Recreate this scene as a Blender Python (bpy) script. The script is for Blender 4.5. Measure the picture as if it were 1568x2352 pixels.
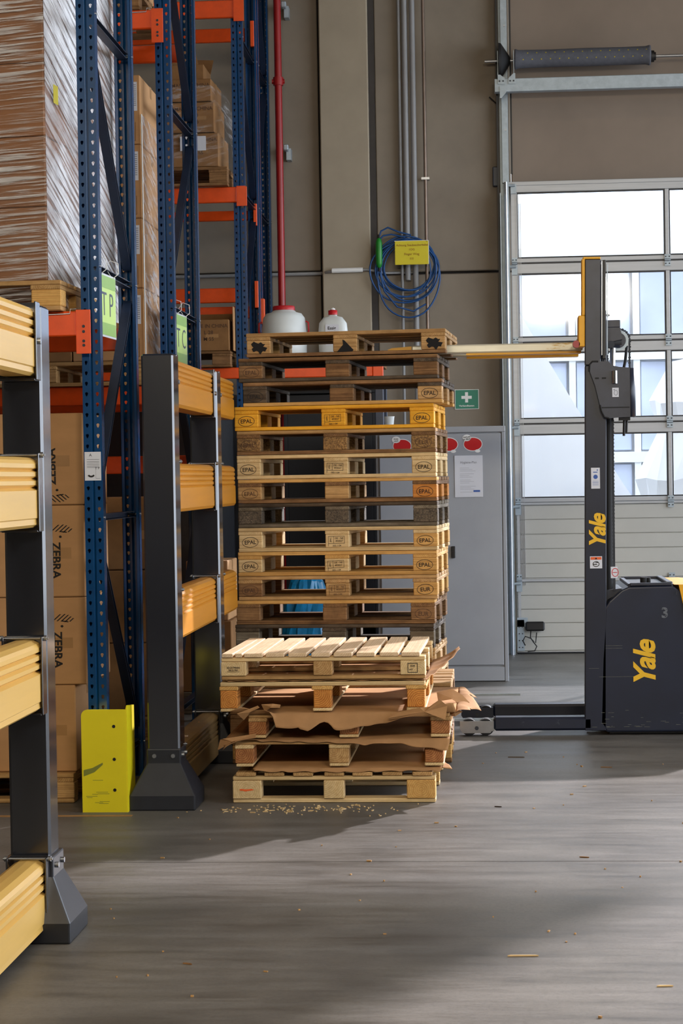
import bpy, math, random
from mathutils import Vector, Matrix, Euler
random.seed(7)
S = bpy.context.scene
C = S.collection
for o in list(bpy.data.objects): bpy.data.objects.remove(o)
PI = math.pi
# ------------------------------------------------------------ camera
psi, phi, rho = .072, math.atan(75/4573.), .0165
f0 = Vector((-math.sin(psi), math.cos(psi), 0)); r0 = Vector((math.cos(psi), math.sin(psi), 0))
fw = f0*math.cos(phi) - Vector((0, 0, math.sin(phi)))
up0 = r0.cross(fw)
cu = up0*math.cos(rho) + r0*math.sin(rho); cr = r0*math.cos(rho) - up0*math.sin(rho)
cam = bpy.data.cameras.new('camera'); co = bpy.data.objects.new('camera', cam); C.objects.link(co)
M4 = Matrix((cr, cu, -fw)).transposed().to_4x4(); M4.translation = Vector((0, 0, 1.55)); co.matrix_world = M4
cam.sensor_fit = 'VERTICAL'; cam.sensor_height = 36; cam.lens = 70.0; cam.clip_end = 200
S.camera = co
# ------------------------------------------------------------ world, sun, lamps, front fill, exposure
w = bpy.data.worlds.new('world'); S.world = w; w.use_nodes = True
bg = w.node_tree.nodes['Background']; bg.inputs[0].default_value = (.80, .88, 1, 1); bg.inputs[1].default_value = 5.4
sl = bpy.data.lights.new('sun', 'SUN'); sl.energy = 8.0; sl.angle = math.radians(1.2); sl.color = (1, .93, .95)
so = bpy.data.objects.new('sun', sl); C.objects.link(so)
sd = Vector((.54, .84, .425)).normalized()
so.rotation_euler = sd.to_track_quat('Z', 'Y').to_euler()
for i, (lx, ly) in enumerate([(-.3, 3.2), (-.3, 8.0), (1.6, 13.0), (-3.6, 6.4), (3.4, 7.5)]):
    al = bpy.data.lights.new('ceiling_lamp', 'AREA'); al.shape = 'RECTANGLE'; al.size = 2.4; al.size_y = .4
    al.energy = (26 if ly < 12 else 30) if lx > -3 else 9; al.color = (1, .86, .68)
    ao = bpy.data.objects.new('ceiling_lamp', al); C.objects.link(ao); ao.location = (lx, ly, 7.3)
for i, (lx, ly, lz) in enumerate([(-1.6, .6, 4.6), (1.6, .6, 4.6)]):      # unseen fill lights added above the camera side to brighten the pallet fronts
    al = bpy.data.lights.new('front_fill', 'AREA'); al.shape = 'RECTANGLE'; al.size = 1.6; al.size_y = .6
    al.energy = 205; al.color = (1, .88, .70)
    ao = bpy.data.objects.new('front_fill', al); C.objects.link(ao); ao.location = (lx, ly, lz); ao.rotation_euler = (math.radians(68), 0, 0)
S.view_settings.view_transform = 'Standard'; S.view_settings.look = 'None'; S.view_settings.gamma = 1
S.view_settings.use_curve_mapping = False; S.view_settings.exposure = .0

# ------------------------------------------------------------ helpers: nodes and materials
def s2l(c):
    return tuple(((v/255.)/12.92 if v/255. <= .04045 else ((v/255.+.055)/1.055)**2.4) for v in c) + (1,)
def newmat(name):
    m = bpy.data.materials.new(name); m.use_nodes = True
    nt = m.node_tree; b = nt.nodes['Principled BSDF']
    return m, nt, b
def N(nt, t, **k):
    n = nt.nodes.new(t)
    for a, v in k.items(): setattr(n, a, v)
    return n
def coords(nt, scale=(1, 1, 1), rnd=True):
    tc = N(nt, 'ShaderNodeTexCoord'); mp = N(nt, 'ShaderNodeMapping'); mp.inputs['Scale'].default_value = scale
    if rnd:
        oi = N(nt, 'ShaderNodeObjectInfo'); ml = N(nt, 'ShaderNodeMath', operation='MULTIPLY'); ml.inputs[1].default_value = 37.
        ad = N(nt, 'ShaderNodeVectorMath', operation='ADD')
        nt.links.new(oi.outputs['Random'], ml.inputs[0]); nt.links.new(tc.outputs['Object'], ad.inputs[0])
        nt.links.new(ml.outputs[0], ad.inputs[1]); nt.links.new(ad.outputs[0], mp.inputs[0])
    else: nt.links.new(tc.outputs['Object'], mp.inputs[0])
    return mp
def noise(nt, vec, scale, detail=4, rough=.6):
    n = N(nt, 'ShaderNodeTexNoise'); n.inputs['Scale'].default_value = scale; n.inputs['Detail'].default_value = detail
    n.inputs['Roughness'].default_value = rough
    nt.links.new(vec.outputs[0], n.inputs['Vector']); return n
def ramp(nt, src, stops):
    r = N(nt, 'ShaderNodeValToRGB'); e = r.color_ramp.elements
    e[0].position, e[0].color = stops[0]; e[1].position, e[1].color = stops[-1]
    for p, c in stops[1:-1]:
        q = e.new(p); q.color = c
    nt.links.new(src, r.inputs[0]); return r
def mul(nt, a, b, fac=1.):
    m = N(nt, 'ShaderNodeMix', data_type='RGBA', blend_type='MULTIPLY'); m.inputs[0].default_value = fac
    nt.links.new(a, m.inputs[6]); nt.links.new(b, m.inputs[7]); return m.outputs[2]
def bump(nt, b, src, strength=.3, dist=.01):
    bp = N(nt, 'ShaderNodeBump'); bp.inputs['Strength'].default_value = strength; bp.inputs['Distance'].default_value = dist
    nt.links.new(src, bp.inputs['Height']); nt.links.new(bp.outputs[0], b.inputs['Normal'])
def paint(name, rgb, rough=.5, metal=0., var=.15, scale=6., bmp=0., stretch=(1, 1, 1), rnd=True, spec=.5, wear=None):
    m, nt, b = newmat(name); c = s2l(rgb)
    mp = coords(nt, stretch, rnd); n = noise(nt, mp, scale)
    lo = tuple(v*(1-var) for v in c[:3]) + (1,); hi = tuple(min(1, v*(1+var)) for v in c[:3]) + (1,)
    r = ramp(nt, n.outputs['Fac'], [(.3, lo), (.7, hi)]); out = r.outputs[0]
    if wear:
        wc, wpos, wscale = wear
        n2 = noise(nt, mp, wscale, 6, .7); r2 = ramp(nt, n2.outputs['Fac'], [(wpos, (0, 0, 0, 1)), (wpos+.05, (1, 1, 1, 1))])
        mx = N(nt, 'ShaderNodeMix', data_type='RGBA'); mx.inputs[7].default_value = s2l(wc)
        nt.links.new(r2.outputs[0], mx.inputs[0]); nt.links.new(out, mx.inputs[6]); out = mx.outputs[2]
    nt.links.new(out, b.inputs['Base Color'])
    b.inputs['Roughness'].default_value = rough; b.inputs['Metallic'].default_value = metal
    b.inputs['Specular IOR Level'].default_value = spec
    if bmp: bump(nt, b, n.outputs['Fac'], bmp, .004)
    return m
def wood(name, light, dark, ring=.35, rough=.75, stain=.35, varv=.25):
    m, nt, b = newmat(name)
    mp = coords(nt, (1, 1, 1)); st = N(nt, 'ShaderNodeMapping'); st.inputs['Scale'].default_value = (2.2, 26, 26)
    nt.links.new(mp.outputs[0], st.inputs[0])
    g = noise(nt, st, 2.2, 5, .65)
    base = ramp(nt, g.outputs['Fac'], [(.25, s2l(dark)), (.68, s2l(light))])
    wv = N(nt, 'ShaderNodeTexWave', wave_type='RINGS', rings_direction='X'); wv.inputs['Scale'].default_value = 34
    wv.inputs['Distortion'].default_value = 2.5; wv.inputs['Detail'].default_value = 2; wv.inputs['Detail Scale'].default_value = .6
    sq = N(nt, 'ShaderNodeMapping'); sq.inputs['Scale'].default_value = (.12, 1, 1); nt.links.new(N2tc(nt), sq.inputs[0])
    nt.links.new(sq.outputs[0], wv.inputs['Vector'])
    rr = ramp(nt, wv.outputs['Fac'], [(.0, (1-ring, 1-ring*1.15, 1-ring*1.3, 1)), (.8, (1, 1, 1, 1))])
    o = mul(nt, base.outputs[0], rr.outputs[0])
    n2 = noise(nt, mp, 7., 5, .7); s = ramp(nt, n2.outputs['Fac'], [(.32, (1-stain, 1-stain, 1-stain*1.05, 1)), (.6, (1, 1, 1, 1))])
    o = mul(nt, o, s.outputs[0])
    oi = N(nt, 'ShaderNodeObjectInfo'); v = ramp(nt, oi.outputs['Random'], [(0, (1-varv, 1-varv*1.1, 1-varv*1.3, 1)), (1, (1, 1, 1, 1))])
    o = mul(nt, o, v.outputs[0])
    nt.links.new(o, b.inputs['Base Color']); b.inputs['Roughness'].default_value = rough
    b.inputs['Specular IOR Level'].default_value = .25
    bump(nt, b, g.outputs['Fac'], .35, .003)
    return m
def N2tc(nt):
    tc = N(nt, 'ShaderNodeTexCoord'); oi = N(nt, 'ShaderNodeObjectInfo'); sb = N(nt, 'ShaderNodeMath', operation='SUBTRACT'); sb.inputs[1].default_value = .5
    ml = N(nt, 'ShaderNodeMath', operation='MULTIPLY'); ml.inputs[1].default_value = .12
    nt.links.new(oi.outputs['Random'], sb.inputs[0]); nt.links.new(sb.outputs[0], ml.inputs[0])
    ad = N(nt, 'ShaderNodeVectorMath', operation='ADD'); nt.links.new(tc.outputs['Object'], ad.inputs[0]); nt.links.new(ml.outputs[0], ad.inputs[1])
    return ad.outputs[0]
def chip(name, light, dark):                       # pressed wood-chip blocks
    m, nt, b = newmat(name); mp = coords(nt)
    v = N(nt, 'ShaderNodeTexVoronoi'); v.inputs['Scale'].default_value = 150; nt.links.new(mp.outputs[0], v.inputs['Vector'])
    r = ramp(nt, v.outputs['Color'], [(.1, s2l(dark)), (.9, s2l(light))]); n = noise(nt, mp, 9)
    s = ramp(nt, n.outputs['Fac'], [(.3, (.6, .6, .6, 1)), (.65, (1, 1, 1, 1))])
    nt.links.new(mul(nt, r.outputs[0], s.outputs[0]), b.inputs['Base Color']); b.inputs['Roughness'].default_value = .85
    bump(nt, b, v.outputs['Distance'], .4, .003); return m

m_blue = paint('blue rack enamel', (5, 58, 102), .20, var=.12, scale=9, spec=.6)
m_bluedark = paint('dark blue brace enamel', (22, 36, 58), .4, var=.2, scale=9)
m_orange = paint('orange beam enamel', (226, 76, 10), .42, var=.08, scale=14, wear=((120, 40, 12), .72, 30))
m_post = paint('charcoal post coating', (25, 28, 36), .24, var=.12, scale=30, bmp=.04)
for _n in m_post.node_tree.nodes:
    if _n.type == 'BSDF_PRINCIPLED': _n.inputs['Coat Weight'].default_value = 1.; _n.inputs['Coat Roughness'].default_value = .12; _n.inputs['Coat IOR'].default_value = 1.7
m_base = paint('charcoal base coating', (34, 36, 42), .36, var=.15, scale=14, bmp=.1, wear=((85, 85, 88), .72, 9))
m_rail = paint('yellow rail plastic', (188, 124, 30), .34, var=.10, scale=3, stretch=(6, .4, 6), bmp=.08, spec=.45)
m_raillit = paint('yellow rail plastic with painted daylight', (220, 176, 92), .32, var=.06, scale=3, stretch=(6, .4, 6), bmp=.06, spec=.6)  # near rails: strong side light painted in as a paler yellow
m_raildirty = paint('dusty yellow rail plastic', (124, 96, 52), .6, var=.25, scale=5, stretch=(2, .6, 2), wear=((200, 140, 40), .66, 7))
m_steel = paint('zinc plated steel', (168, 172, 178), .3, metal=.9, var=.1, scale=12)
m_galv = paint('galvanised sheet', (160, 172, 180), .42, metal=.35, var=.12, scale=16)
m_chrome = paint('chrome rod', (215, 215, 218), .08, metal=1., var=.03)
m_black = paint('black plastic', (18, 18, 20), .45, var=.1)
m_rubber = paint('black rubber', (12, 12, 13), .7, var=.1)
m_guard = paint('yellow guard enamel', (222, 204, 20), .42, var=.04, scale=5, wear=((150, 150, 30), .70, 7))
m_red = paint('red pipe enamel', (150, 22, 26), .35, var=.1)
m_wall = paint('wall concrete', (136, 126, 112), .9, var=.10, scale=2.2, bmp=.25, rnd=False)
m_wall2 = paint('pilaster concrete', (156, 145, 126), .9, var=.08, scale=2.4, bmp=.25)
m_lintel = paint('lintel concrete', (132, 118, 104), .9, var=.08, scale=1.6, bmp=.2, wear=((90, 82, 74), .70, 2.5))
m_joint = paint('joint sealant', (62, 58, 55), .9)
m_card = paint('brown cardboard', (176, 134, 92), .8, var=.07, scale=4, stretch=(1, 1, 3), spec=.2)
m_card2 = paint('old brown cardboard', (140, 102, 64), .85, var=.16, scale=5, spec=.2)
m_card3 = paint('dark brown cardboard', (142, 94, 56), .6, var=.08, scale=3)
m_tape = paint('clear brown tape', (158, 118, 74), .35, var=.05)
m_kraft = paint('kraft paper', (160, 120, 80), .85, var=.12, scale=9, bmp=.3, spec=.15)
m_ink = paint('black ink', (24, 20, 18), .8, var=.05)
m_inkf = paint('faded ink', (78, 54, 36), .85, var=.3, scale=60)
m_white = paint('white plastic', (225, 226, 224), .4, var=.03)
m_paper = paint('white paper', (205, 208, 216), .6, var=.03)
m_greytext = paint('grey print', (130, 132, 140), .8)
m_cab = paint('grey cabinet enamel', (150, 155, 162), .38, var=.05, scale=3, wear=((120, 124, 128), .73, 14))
m_cabdark = paint('cabinet gap', (52, 54, 58), .8)
m_darkcup = paint('charcoal cupboard', (24, 24, 26), .7, var=.1)
m_door = paint('grey door steel', (176, 174, 166), .55, var=.04, scale=3, bmp=.08)
m_alu = paint('door aluminium', (172, 174, 176), .4, metal=.3, var=.05, scale=10, stretch=(.3, 1, 4))
m_navy = paint('dark navy truck enamel', (21, 28, 46), .38, var=.22, scale=3.5, wear=((58, 62, 72), .68, 11), bmp=.05)
m_navy2 = paint('slate mast enamel', (44, 48, 60), .40, var=.3, scale=6)
m_yel = paint('truck yellow', (222, 160, 24), .45, var=.08)
m_yeltext = paint('yellow lettering', (226, 176, 28), .5, var=.05)
m_forkworn = paint('worn fork steel', (205, 200, 180), .4, metal=.3, var=.12, scale=6, stretch=(.6, 3, 3), wear=((176, 138, 40), .60, 4))
m_cable = paint('blue cable sheath', (10, 70, 128), .4, var=.05)
m_green = paint('green plug housing', (24, 130, 40), .4, var=.1)
m_signgreen = paint('lime sign card', (186, 214, 104), .4, var=.04)
m_signdark = paint('lime sign band', (130, 170, 60), .4, var=.04)
m_sleeve = paint('clear sleeve edge', (205, 208, 205), .25, var=.05)
m_yelsign = paint('yellow notice card', (206, 190, 18), .5, var=.04)
m_brownink = paint('brown ink', (140, 90, 10), .8)
m_safety = paint('safety green', (18, 122, 96), .45, var=.03)
m_stickred = paint('sticker red', (190, 28, 32), .4, var=.05)
m_stickor = paint('sticker orange', (226, 96, 40), .4)
m_stickblue = paint('sticker blue', (40, 84, 160), .4)
m_bag = paint('blue plastic bag', (12, 120, 168), .25, var=.2, scale=20)
m_barrel = paint('milky plastic', (205, 210, 208), .45, var=.04)
m_lid = paint('red lid', (180, 22, 30), .4)
m_foam = paint('grey spring cover', (82, 84, 92), .8, var=.12, scale=30)
m_yeldot = paint('yellow dot', (170, 150, 30), .8)
m_conduit = paint('grey conduit plastic', (140, 141, 142), .5, var=.05)
m_brownpipe = paint('brown pipe', (124, 108, 96), .35, metal=.5)
m_burn = paint('scorch black', (16, 13, 12), .9)
m_linepaint = paint('worn orange floor paint', (150, 110, 62), .7, var=.2, scale=20)
def floor_mat():
    m, nt, b = newmat('trowelled concrete floor'); mp = coords(nt, (1, 1, 1), False)
    st = N(nt, 'ShaderNodeMapping'); st.inputs['Scale'].default_value = (.55, 3.4, 1); nt.links.new(mp.outputs[0], st.inputs[0])
    a = noise(nt, st, 1.9, 12, .78); c = noise(nt, mp, 1.3, 6, .6); d = noise(nt, mp, 60, 4, .8)
    r = ramp(nt, a.outputs['Fac'], [(.30, s2l((70, 67, 62))), (.47, s2l((100, 96, 90))), (.74, s2l((120, 116, 111)))])
    r2 = ramp(nt, c.outputs['Fac'], [(.34, (.60, .60, .60, 1)), (.60, (1, 1, 1, 1))])
    r3 = ramp(nt, d.outputs['Fac'], [(.3, (.72, .72, .72, 1)), (.55, (1, 1, 1, 1))])
    o = mul(nt, mul(nt, r.outputs[0], r2.outputs[0]), r3.outputs[0]); nt.links.new(o, b.inputs['Base Color'])
    rr = ramp(nt, a.outputs['Fac'], [(.3, (.36,)*3+(1,)), (.7, (.6,)*3+(1,))]); nt.links.new(rr.outputs[0], b.inputs['Roughness'])
    b.inputs['Specular IOR Level'].default_value = .4
    bump(nt, b, a.outputs['Fac'], .12, .01); return m
m_floor = floor_mat()
def pane_mat():
    m = bpy.data.materials.new('clear acrylic pane'); m.use_nodes = True; nt = m.node_tree; nt.nodes.clear()
    t = N(nt, 'ShaderNodeBsdfTransparent'); t.inputs[0].default_value = (.93, .96, .98, 1); g = N(nt, 'ShaderNodeBsdfGlossy'); g.inputs['Roughness'].default_value = .05
    x = N(nt, 'ShaderNodeMixShader'); x.inputs[0].default_value = .07; o = N(nt, 'ShaderNodeOutputMaterial')
    nt.links.new(t.outputs[0], x.inputs[1]); nt.links.new(g.outputs[0], x.inputs[2]); nt.links.new(x.outputs[0], o.inputs[0]); return m
m_pane = pane_mat()
def film_mat(name, rot, lo, hi, sc=(3, 3, 60), th=.50):      # stretch film: clear with wrinkled glossy bands, glare painted in as diffuse white
    m = bpy.data.materials.new(name); m.use_nodes = True; nt = m.node_tree; nt.nodes.clear()
    tc = N(nt, 'ShaderNodeTexCoord'); mp0 = N(nt, 'ShaderNodeMapping'); mp0.inputs['Rotation'].default_value = rot
    mp = N(nt, 'ShaderNodeMapping'); mp.inputs['Scale'].default_value = sc
    nt.links.new(tc.outputs['Object'], mp0.inputs[0]); nt.links.new(mp0.outputs[0], mp.inputs[0])
    n = noise(nt, mp, 1., 4, .7); n2 = noise(nt, mp0, 1.6, 3, .6)
    r = ramp(nt, n.outputs['Fac'], [(th, (lo,)*3+(1,)), (th+.10, (hi,)*3+(1,))]); r2 = ramp(nt, n2.outputs['Fac'], [(.34, (.25,)*3+(1,)), (.62, (1,)*3+(1,))])
    f = mul(nt, r.outputs[0], r2.outputs[0])
    t = N(nt, 'ShaderNodeBsdfTransparent'); t.inputs[0].default_value = (.97, .97, .97, 1)
    g = N(nt, 'ShaderNodeBsdfGlossy'); g.inputs['Roughness'].default_value = .3; g.inputs[0].default_value = (1, 1, 1, 1)
    df = N(nt, 'ShaderNodeBsdfDiffuse'); df.inputs[0].default_value = (.95, .95, .97, 1); gd = N(nt, 'ShaderNodeMixShader'); gd.inputs[0].default_value = .5
    bp = N(nt, 'ShaderNodeBump'); bp.inputs['Strength'].default_value = .8; bp.inputs['Distance'].default_value = .02
    nt.links.new(n.outputs['Fac'], bp.inputs['Height']); nt.links.new(bp.outputs[0], g.inputs['Normal'])
    x = N(nt, 'ShaderNodeMixShader'); o = N(nt, 'ShaderNodeOutputMaterial'); nt.links.new(f, x.inputs[0])
    nt.links.new(t.outputs[0], x.inputs[1]); nt.links.new(g.outputs[0], gd.inputs[1]); nt.links.new(df.outputs[0], gd.inputs[2]); nt.links.new(gd.outputs[0], x.inputs[2]); nt.links.new(x.outputs[0], o.inputs[0]); return m
m_filmside = film_mat('stretch film diagonal', (.42, 0, 0), .14, 1., (3, 1.4, 44), .43)
m_filmfront = film_mat('stretch film front', (0, .05, 0), .03, .8, (1.4, 3, 60))
m_filmdull = film_mat('stretch film dull', (.3, .2, 0), .04, .40, (4, 4, 26))

W = dict(
 fresh=wood('fresh pallet wood', (232, 204, 168), (212, 180, 140), .14, stain=.12, varv=.1),
 pale=wood('pale pallet wood', (232, 204, 154), (206, 172, 118), .16, stain=.18, varv=.14),
 tan=wood('tan pallet wood', (214, 174, 118), (172, 128, 78), .24, stain=.3, varv=.22),
 honey=wood('honey pallet wood', (226, 180, 108), (198, 146, 78), .22, stain=.2, varv=.18),
 amber=wood('amber end grain', (222, 152, 74), (192, 120, 52), .4, stain=.15, varv=.15),
 rust=wood('reddish end grain', (200, 138, 86), (164, 102, 58), .42, stain=.2, varv=.2),
 yellow=wood('yellow stained pallet wood', (240, 178, 54), (222, 150, 32), .12, stain=.16, varv=.08),
 brown=wood('brown worn pallet wood', (166, 126, 84), (116, 82, 52), .3, stain=.4, varv=.25),
 dark=wood('grey weathered pallet wood', (112, 96, 78), (68, 56, 46), .3, stain=.45, varv=.3),
 grey=wood('grey dusty pallet wood', (142, 130, 110), (96, 84, 70), .3, stain=.4, varv=.25))
m_chip = chip('pressed chip brown', (172, 132, 78), (104, 74, 40)); m_chipgrey = chip('pressed chip grey', (112, 98, 78), (62, 52, 42))

# ------------------------------------------------------------ helpers: meshes and objects
class MB:
    def __init__(s): s.v = []; s.f = []; s.mi = []; s.sm = []
    def add(s, vs, fs, mi=0, smooth=False):
        o = len(s.v); s.v += [tuple(v) for v in vs]; s.f += [tuple(i+o for i in f) for f in fs]; s.mi += [mi]*len(fs); s.sm += [smooth]*len(fs)
    def box(s, x0, x1, y0, y1, z0, z1, mi=0):
        s.add([(x0, y0, z0), (x1, y0, z0), (x1, y1, z0), (x0, y1, z0), (x0, y0, z1), (x1, y0, z1), (x1, y1, z1), (x0, y1, z1)],
              [(3, 2, 1, 0), (4, 5, 6, 7), (0, 1, 5, 4), (1, 2, 6, 5), (2, 3, 7, 6), (3, 0, 4, 7)], mi)
    def cbox(s, x0, x1, y0, y1, z0, z1, c=.004, mi=0):
        c = min(c, (x1-x0)*.45, (y1-y0)*.45, (z1-z0)*.45)
        X = (x0, x1); Y = (y0, y1); Z = (z0, z1); vs = []; idx = {}
        for i in (0, 1):
            for j in (0, 1):
                for k in (0, 1):
                    a = c if i == 0 else -c; b = c if j == 0 else -c; d = c if k == 0 else -c
                    for ax, p in (('x', (X[i], Y[j]+b, Z[k]+d)), ('y', (X[i]+a, Y[j], Z[k]+d)), ('z', (X[i]+a, Y[j]+b, Z[k]))):
                        idx[(i, j, k, ax)] = len(vs); vs.append(p)
        F = []
        for i in (0, 1):
            F.append([idx[(i, 0, 0, 'x')], idx[(i, 1, 0, 'x')], idx[(i, 1, 1, 'x')], idx[(i, 0, 1, 'x')]])
            F.append([idx[(0, i, 0, 'y')], idx[(1, i, 0, 'y')], idx[(1, i, 1, 'y')], idx[(0, i, 1, 'y')]])
            F.append([idx[(0, 0, i, 'z')], idx[(1, 0, i, 'z')], idx[(1, 1, i, 'z')], idx[(0, 1, i, 'z')]])
        for a in (0, 1):
            for b in (0, 1):
                F.append([idx[(a, b, 0, 'x')], idx[(a, b, 1, 'x')], idx[(a, b, 1, 'y')], idx[(a, b, 0, 'y')]])
                F.append([idx[(a, 0, b, 'x')], idx[(a, 1, b, 'x')], idx[(a, 1, b, 'z')], idx[(a, 0, b, 'z')]])
                F.append([idx[(0, a, b, 'y')], idx[(1, a, b, 'y')], idx[(1, a, b, 'z')], idx[(0, a, b, 'z')]])
        for i in (0, 1):
            for j in (0, 1):
                for k in (0, 1): F.append([idx[(i, j, k, 'x')], idx[(i, j, k, 'y')], idx[(i, j, k, 'z')]])
        cc = Vector(((x0+x1)/2, (y0+y1)/2, (z0+z1)/2)); G = []
        for f in F:
            p = [Vector(vs[q]) for q in f]; n = (p[1]-p[0]).cross(p[2]-p[0]); m = sum(p, Vector())/len(p)
            G.append(f if n.dot(m-cc) > 0 else f[::-1])
        s.add(vs, G, mi)
    def cyl(s, p0, p1, r, n=12, r1=None, mi=0, cap=True, smooth=True):
        p0 = Vector(p0); p1 = Vector(p1); d = (p1-p0).normalized(); a = d.orthogonal().normalized(); b = d.cross(a)
        r1 = r if r1 is None else r1; vs = []
        for q, rr in ((p0, r), (p1, r1)):
            for i in range(n):
                t = 2*PI*i/n; vs.append(q+a*math.cos(t)*rr+b*math.sin(t)*rr)
        s.add(vs, [(i, (i+1) % n, n+(i+1) % n, n+i) for i in range(n)], mi, smooth)
        if cap: s.add(vs, [tuple(range(n))[::-1], tuple(range(n, 2*n))], mi)
    def tube(s, pts, r, n=8, mi=0, closed=False):
        pts = [Vector(p) for p in pts]; k = len(pts); vs = []; a = None
        for i, p in enumerate(pts):
            if closed: d = (pts[(i+1) % k]-pts[i-1]).normalized()
            else: d = (pts[min(i+1, k-1)]-pts[max(i-1, 0)]).normalized()
            a = d.orthogonal().normalized() if a is None else (a-d*a.dot(d)).normalized()
            b = d.cross(a)
            for j in range(n):
                t = 2*PI*j/n; vs.append(p+a*math.cos(t)*r+b*math.sin(t)*r)
        F = []
        for i in range(k if closed else k-1):
            for j in range(n):
                q = (i+1) % k; F.append((i*n+j, i*n+(j+1) % n, q*n+(j+1) % n, q*n+j))
        s.add(vs, F, mi, True)
        if not closed: s.add(vs, [tuple(range(n))[::-1], tuple(range((k-1)*n, k*n))], mi)
    def lathe(s, prof, c=(0, 0, 0), n=28, mi=0, sq=None):
        vs = []
        for r, z in prof:
            for i in range(n):
                t = 2*PI*i/n; ct, st = math.cos(t), math.sin(t)
                if sq:
                    k = (abs(ct)**sq+abs(st)**sq)**(-1./sq); ct, st = ct*k, st*k
                vs.append((c[0]+r*ct, c[1]+r*st, c[2]+z))
        m = len(prof)
        s.add(vs, [(i*n+j, i*n+(j+1) % n, (i+1)*n+(j+1) % n, (i+1)*n+j) for i in range(m-1) for j in range(n)], mi, True)
        s.add(vs, [tuple(range(n))[::-1], tuple(range((m-1)*n, m*n))], mi)
    def prism(s, poly, a0, a1, axis='y', mi=0):        # poly in the two other axes
        def P(p, a): return {'y': (p[0], a, p[1]), 'x': (a, p[0], p[1]), 'z': (p[0], p[1], a)}[axis]
        n = len(poly); vs = [P(p, a0) for p in poly]+[P(p, a1) for p in poly]
        s.add(vs, [(i, (i+1) % n, n+(i+1) % n, n+i) for i in range(n)]+[tuple(range(n))[::-1], tuple(range(n, 2*n))], mi)
    def xf(s, M, start=0):
        s.v = s.v[:start]+[tuple(M @ Vector(v)) for v in s.v[start:]]
    def mesh(s, name, mats):
        me = bpy.data.meshes.new(name); me.from_pydata(s.v, [], s.f)
        for m in (mats if isinstance(mats, (list, tuple)) else [mats]): me.materials.append(m)
        me.polygons.foreach_set('material_index', s.mi); me.polygons.foreach_set('use_smooth', s.sm)
        me.validate(); me.update()
        import bmesh
        bm = bmesh.new(); bm.from_mesh(me); bmesh.ops.recalc_face_normals(bm, faces=bm.faces); bm.to_mesh(me); bm.free()
        return me
    def build(s, name, mats, parent=None, loc=(0, 0, 0), rot=(0, 0, 0)):
        return obj(name, s.mesh(name, mats), parent, loc, rot)
def obj(name, me, parent=None, loc=(0, 0, 0), rot=(0, 0, 0)):
    o = bpy.data.objects.new(name, me); C.objects.link(o); o.location = loc; o.rotation_euler = rot
    if parent: o.parent = parent
    return o
def tag(o, label=None, cat=None, group=None, kind=None):
    if label: o['label'] = label
    if cat: o['category'] = cat
    if group: o['group'] = group
    if kind: o['kind'] = kind
    return o
def thing(name, label, cat, loc=(0, 0, 0), rot=(0, 0, 0), group=None):
    return tag(obj(name, None, None, loc, rot), label, cat, group)
def copy_tree(o, parent=None):
    c = o.copy(); C.objects.link(c)
    if parent: c.parent = parent
    for ch in o.children: copy_tree(ch, c)
    return c
def B(name, m, x0, x1, y0, y1, z0, z1, parent=None, c=.003):   # a chamfered box part; object origin at its centre
    cx, cy, cz = (x0+x1)/2, (y0+y1)/2, (z0+z1)/2; b = MB(); b.cbox(x0-cx, x1-cx, y0-cy, y1-cy, z0-cz, z1-cz, c)
    return b.build(name, m, parent, (cx, cy, cz))
_cache = {}
def plank(name, m, L, wd, th, loc, along='x', parent=None, c=.003, jit=0.):
    key = (round(L, 4), round(wd, 4), round(th, 4), m.name, c)
    if key not in _cache:
        b = MB(); b.cbox(-L/2, L/2, -wd/2, wd/2, -th/2, th/2, c); _cache[key] = b.mesh(name, m)
    j = random.uniform(-jit, jit)
    return obj(name, _cache[key], parent, loc, (0, 0, (PI/2 if along == 'y' else 0)+j))
_txt = {}
def text_geo(s, size=1., bold=0., shear=0., spacing=1.):
    key = (s, size, bold, shear, spacing)
    if key not in _txt:
        cu_ = bpy.data.curves.new('t', 'FONT'); cu_.body = s; cu_.size = size; cu_.offset = bold*size; cu_.shear = shear
        cu_.align_x = 'CENTER'; cu_.align_y = 'CENTER'; cu_.resolution_u = 3; cu_.space_character = spacing
        o = bpy.data.objects.new('t', cu_); C.objects.link(o)
        me = bpy.data.meshes.new_from_object(o.evaluated_get(bpy.context.evaluated_depsgraph_get()))
        vs = [tuple(v.co) for v in me.vertices]; fs = [tuple(p.vertices) for p in me.polygons]
        bpy.data.objects.remove(o); bpy.data.curves.remove(cu_); bpy.data.meshes.remove(me)
        _txt[key] = (vs, fs)
    return _txt[key]
def put_text(mb, s, size, cx=0, cz=0, bold=0., shear=0., rot=0., mi=0, y=0., plane='y', sx=1., spacing=1.):
    vs, fs = text_geo(s, size, bold, shear, spacing); c, sn = math.cos(rot), math.sin(rot); out = []
    for v in vs:
        a, b = v[0]*sx, v[1]; a, b = a*c-b*sn, a*sn+b*c
        out.append((cx+a, y, cz+b) if plane == 'y' else (y, cx+a, cz+b))
    mb.add(out, fs, mi)
def oval(mb, cx, cz, rx, rz, t, y=0, mi=0, n=28):
    vs = []
    for k in (0, 1):
        for i in range(n):
            a = 2*PI*i/n; vs.append((cx+(rx-k*t)*math.cos(a), y, cz+(rz-k*t)*math.sin(a)))
    mb.add(vs, [(i, (i+1) % n, n+(i+1) % n, n+i) for i in range(n)], mi)
def disc(mb, cx, cz, rx, rz, y=0, mi=0, n=24):
    mb.add([(cx+rx*math.cos(2*PI*i/n), y, cz+rz*math.sin(2*PI*i/n)) for i in range(n)], [tuple(range(n))], mi)
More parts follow.
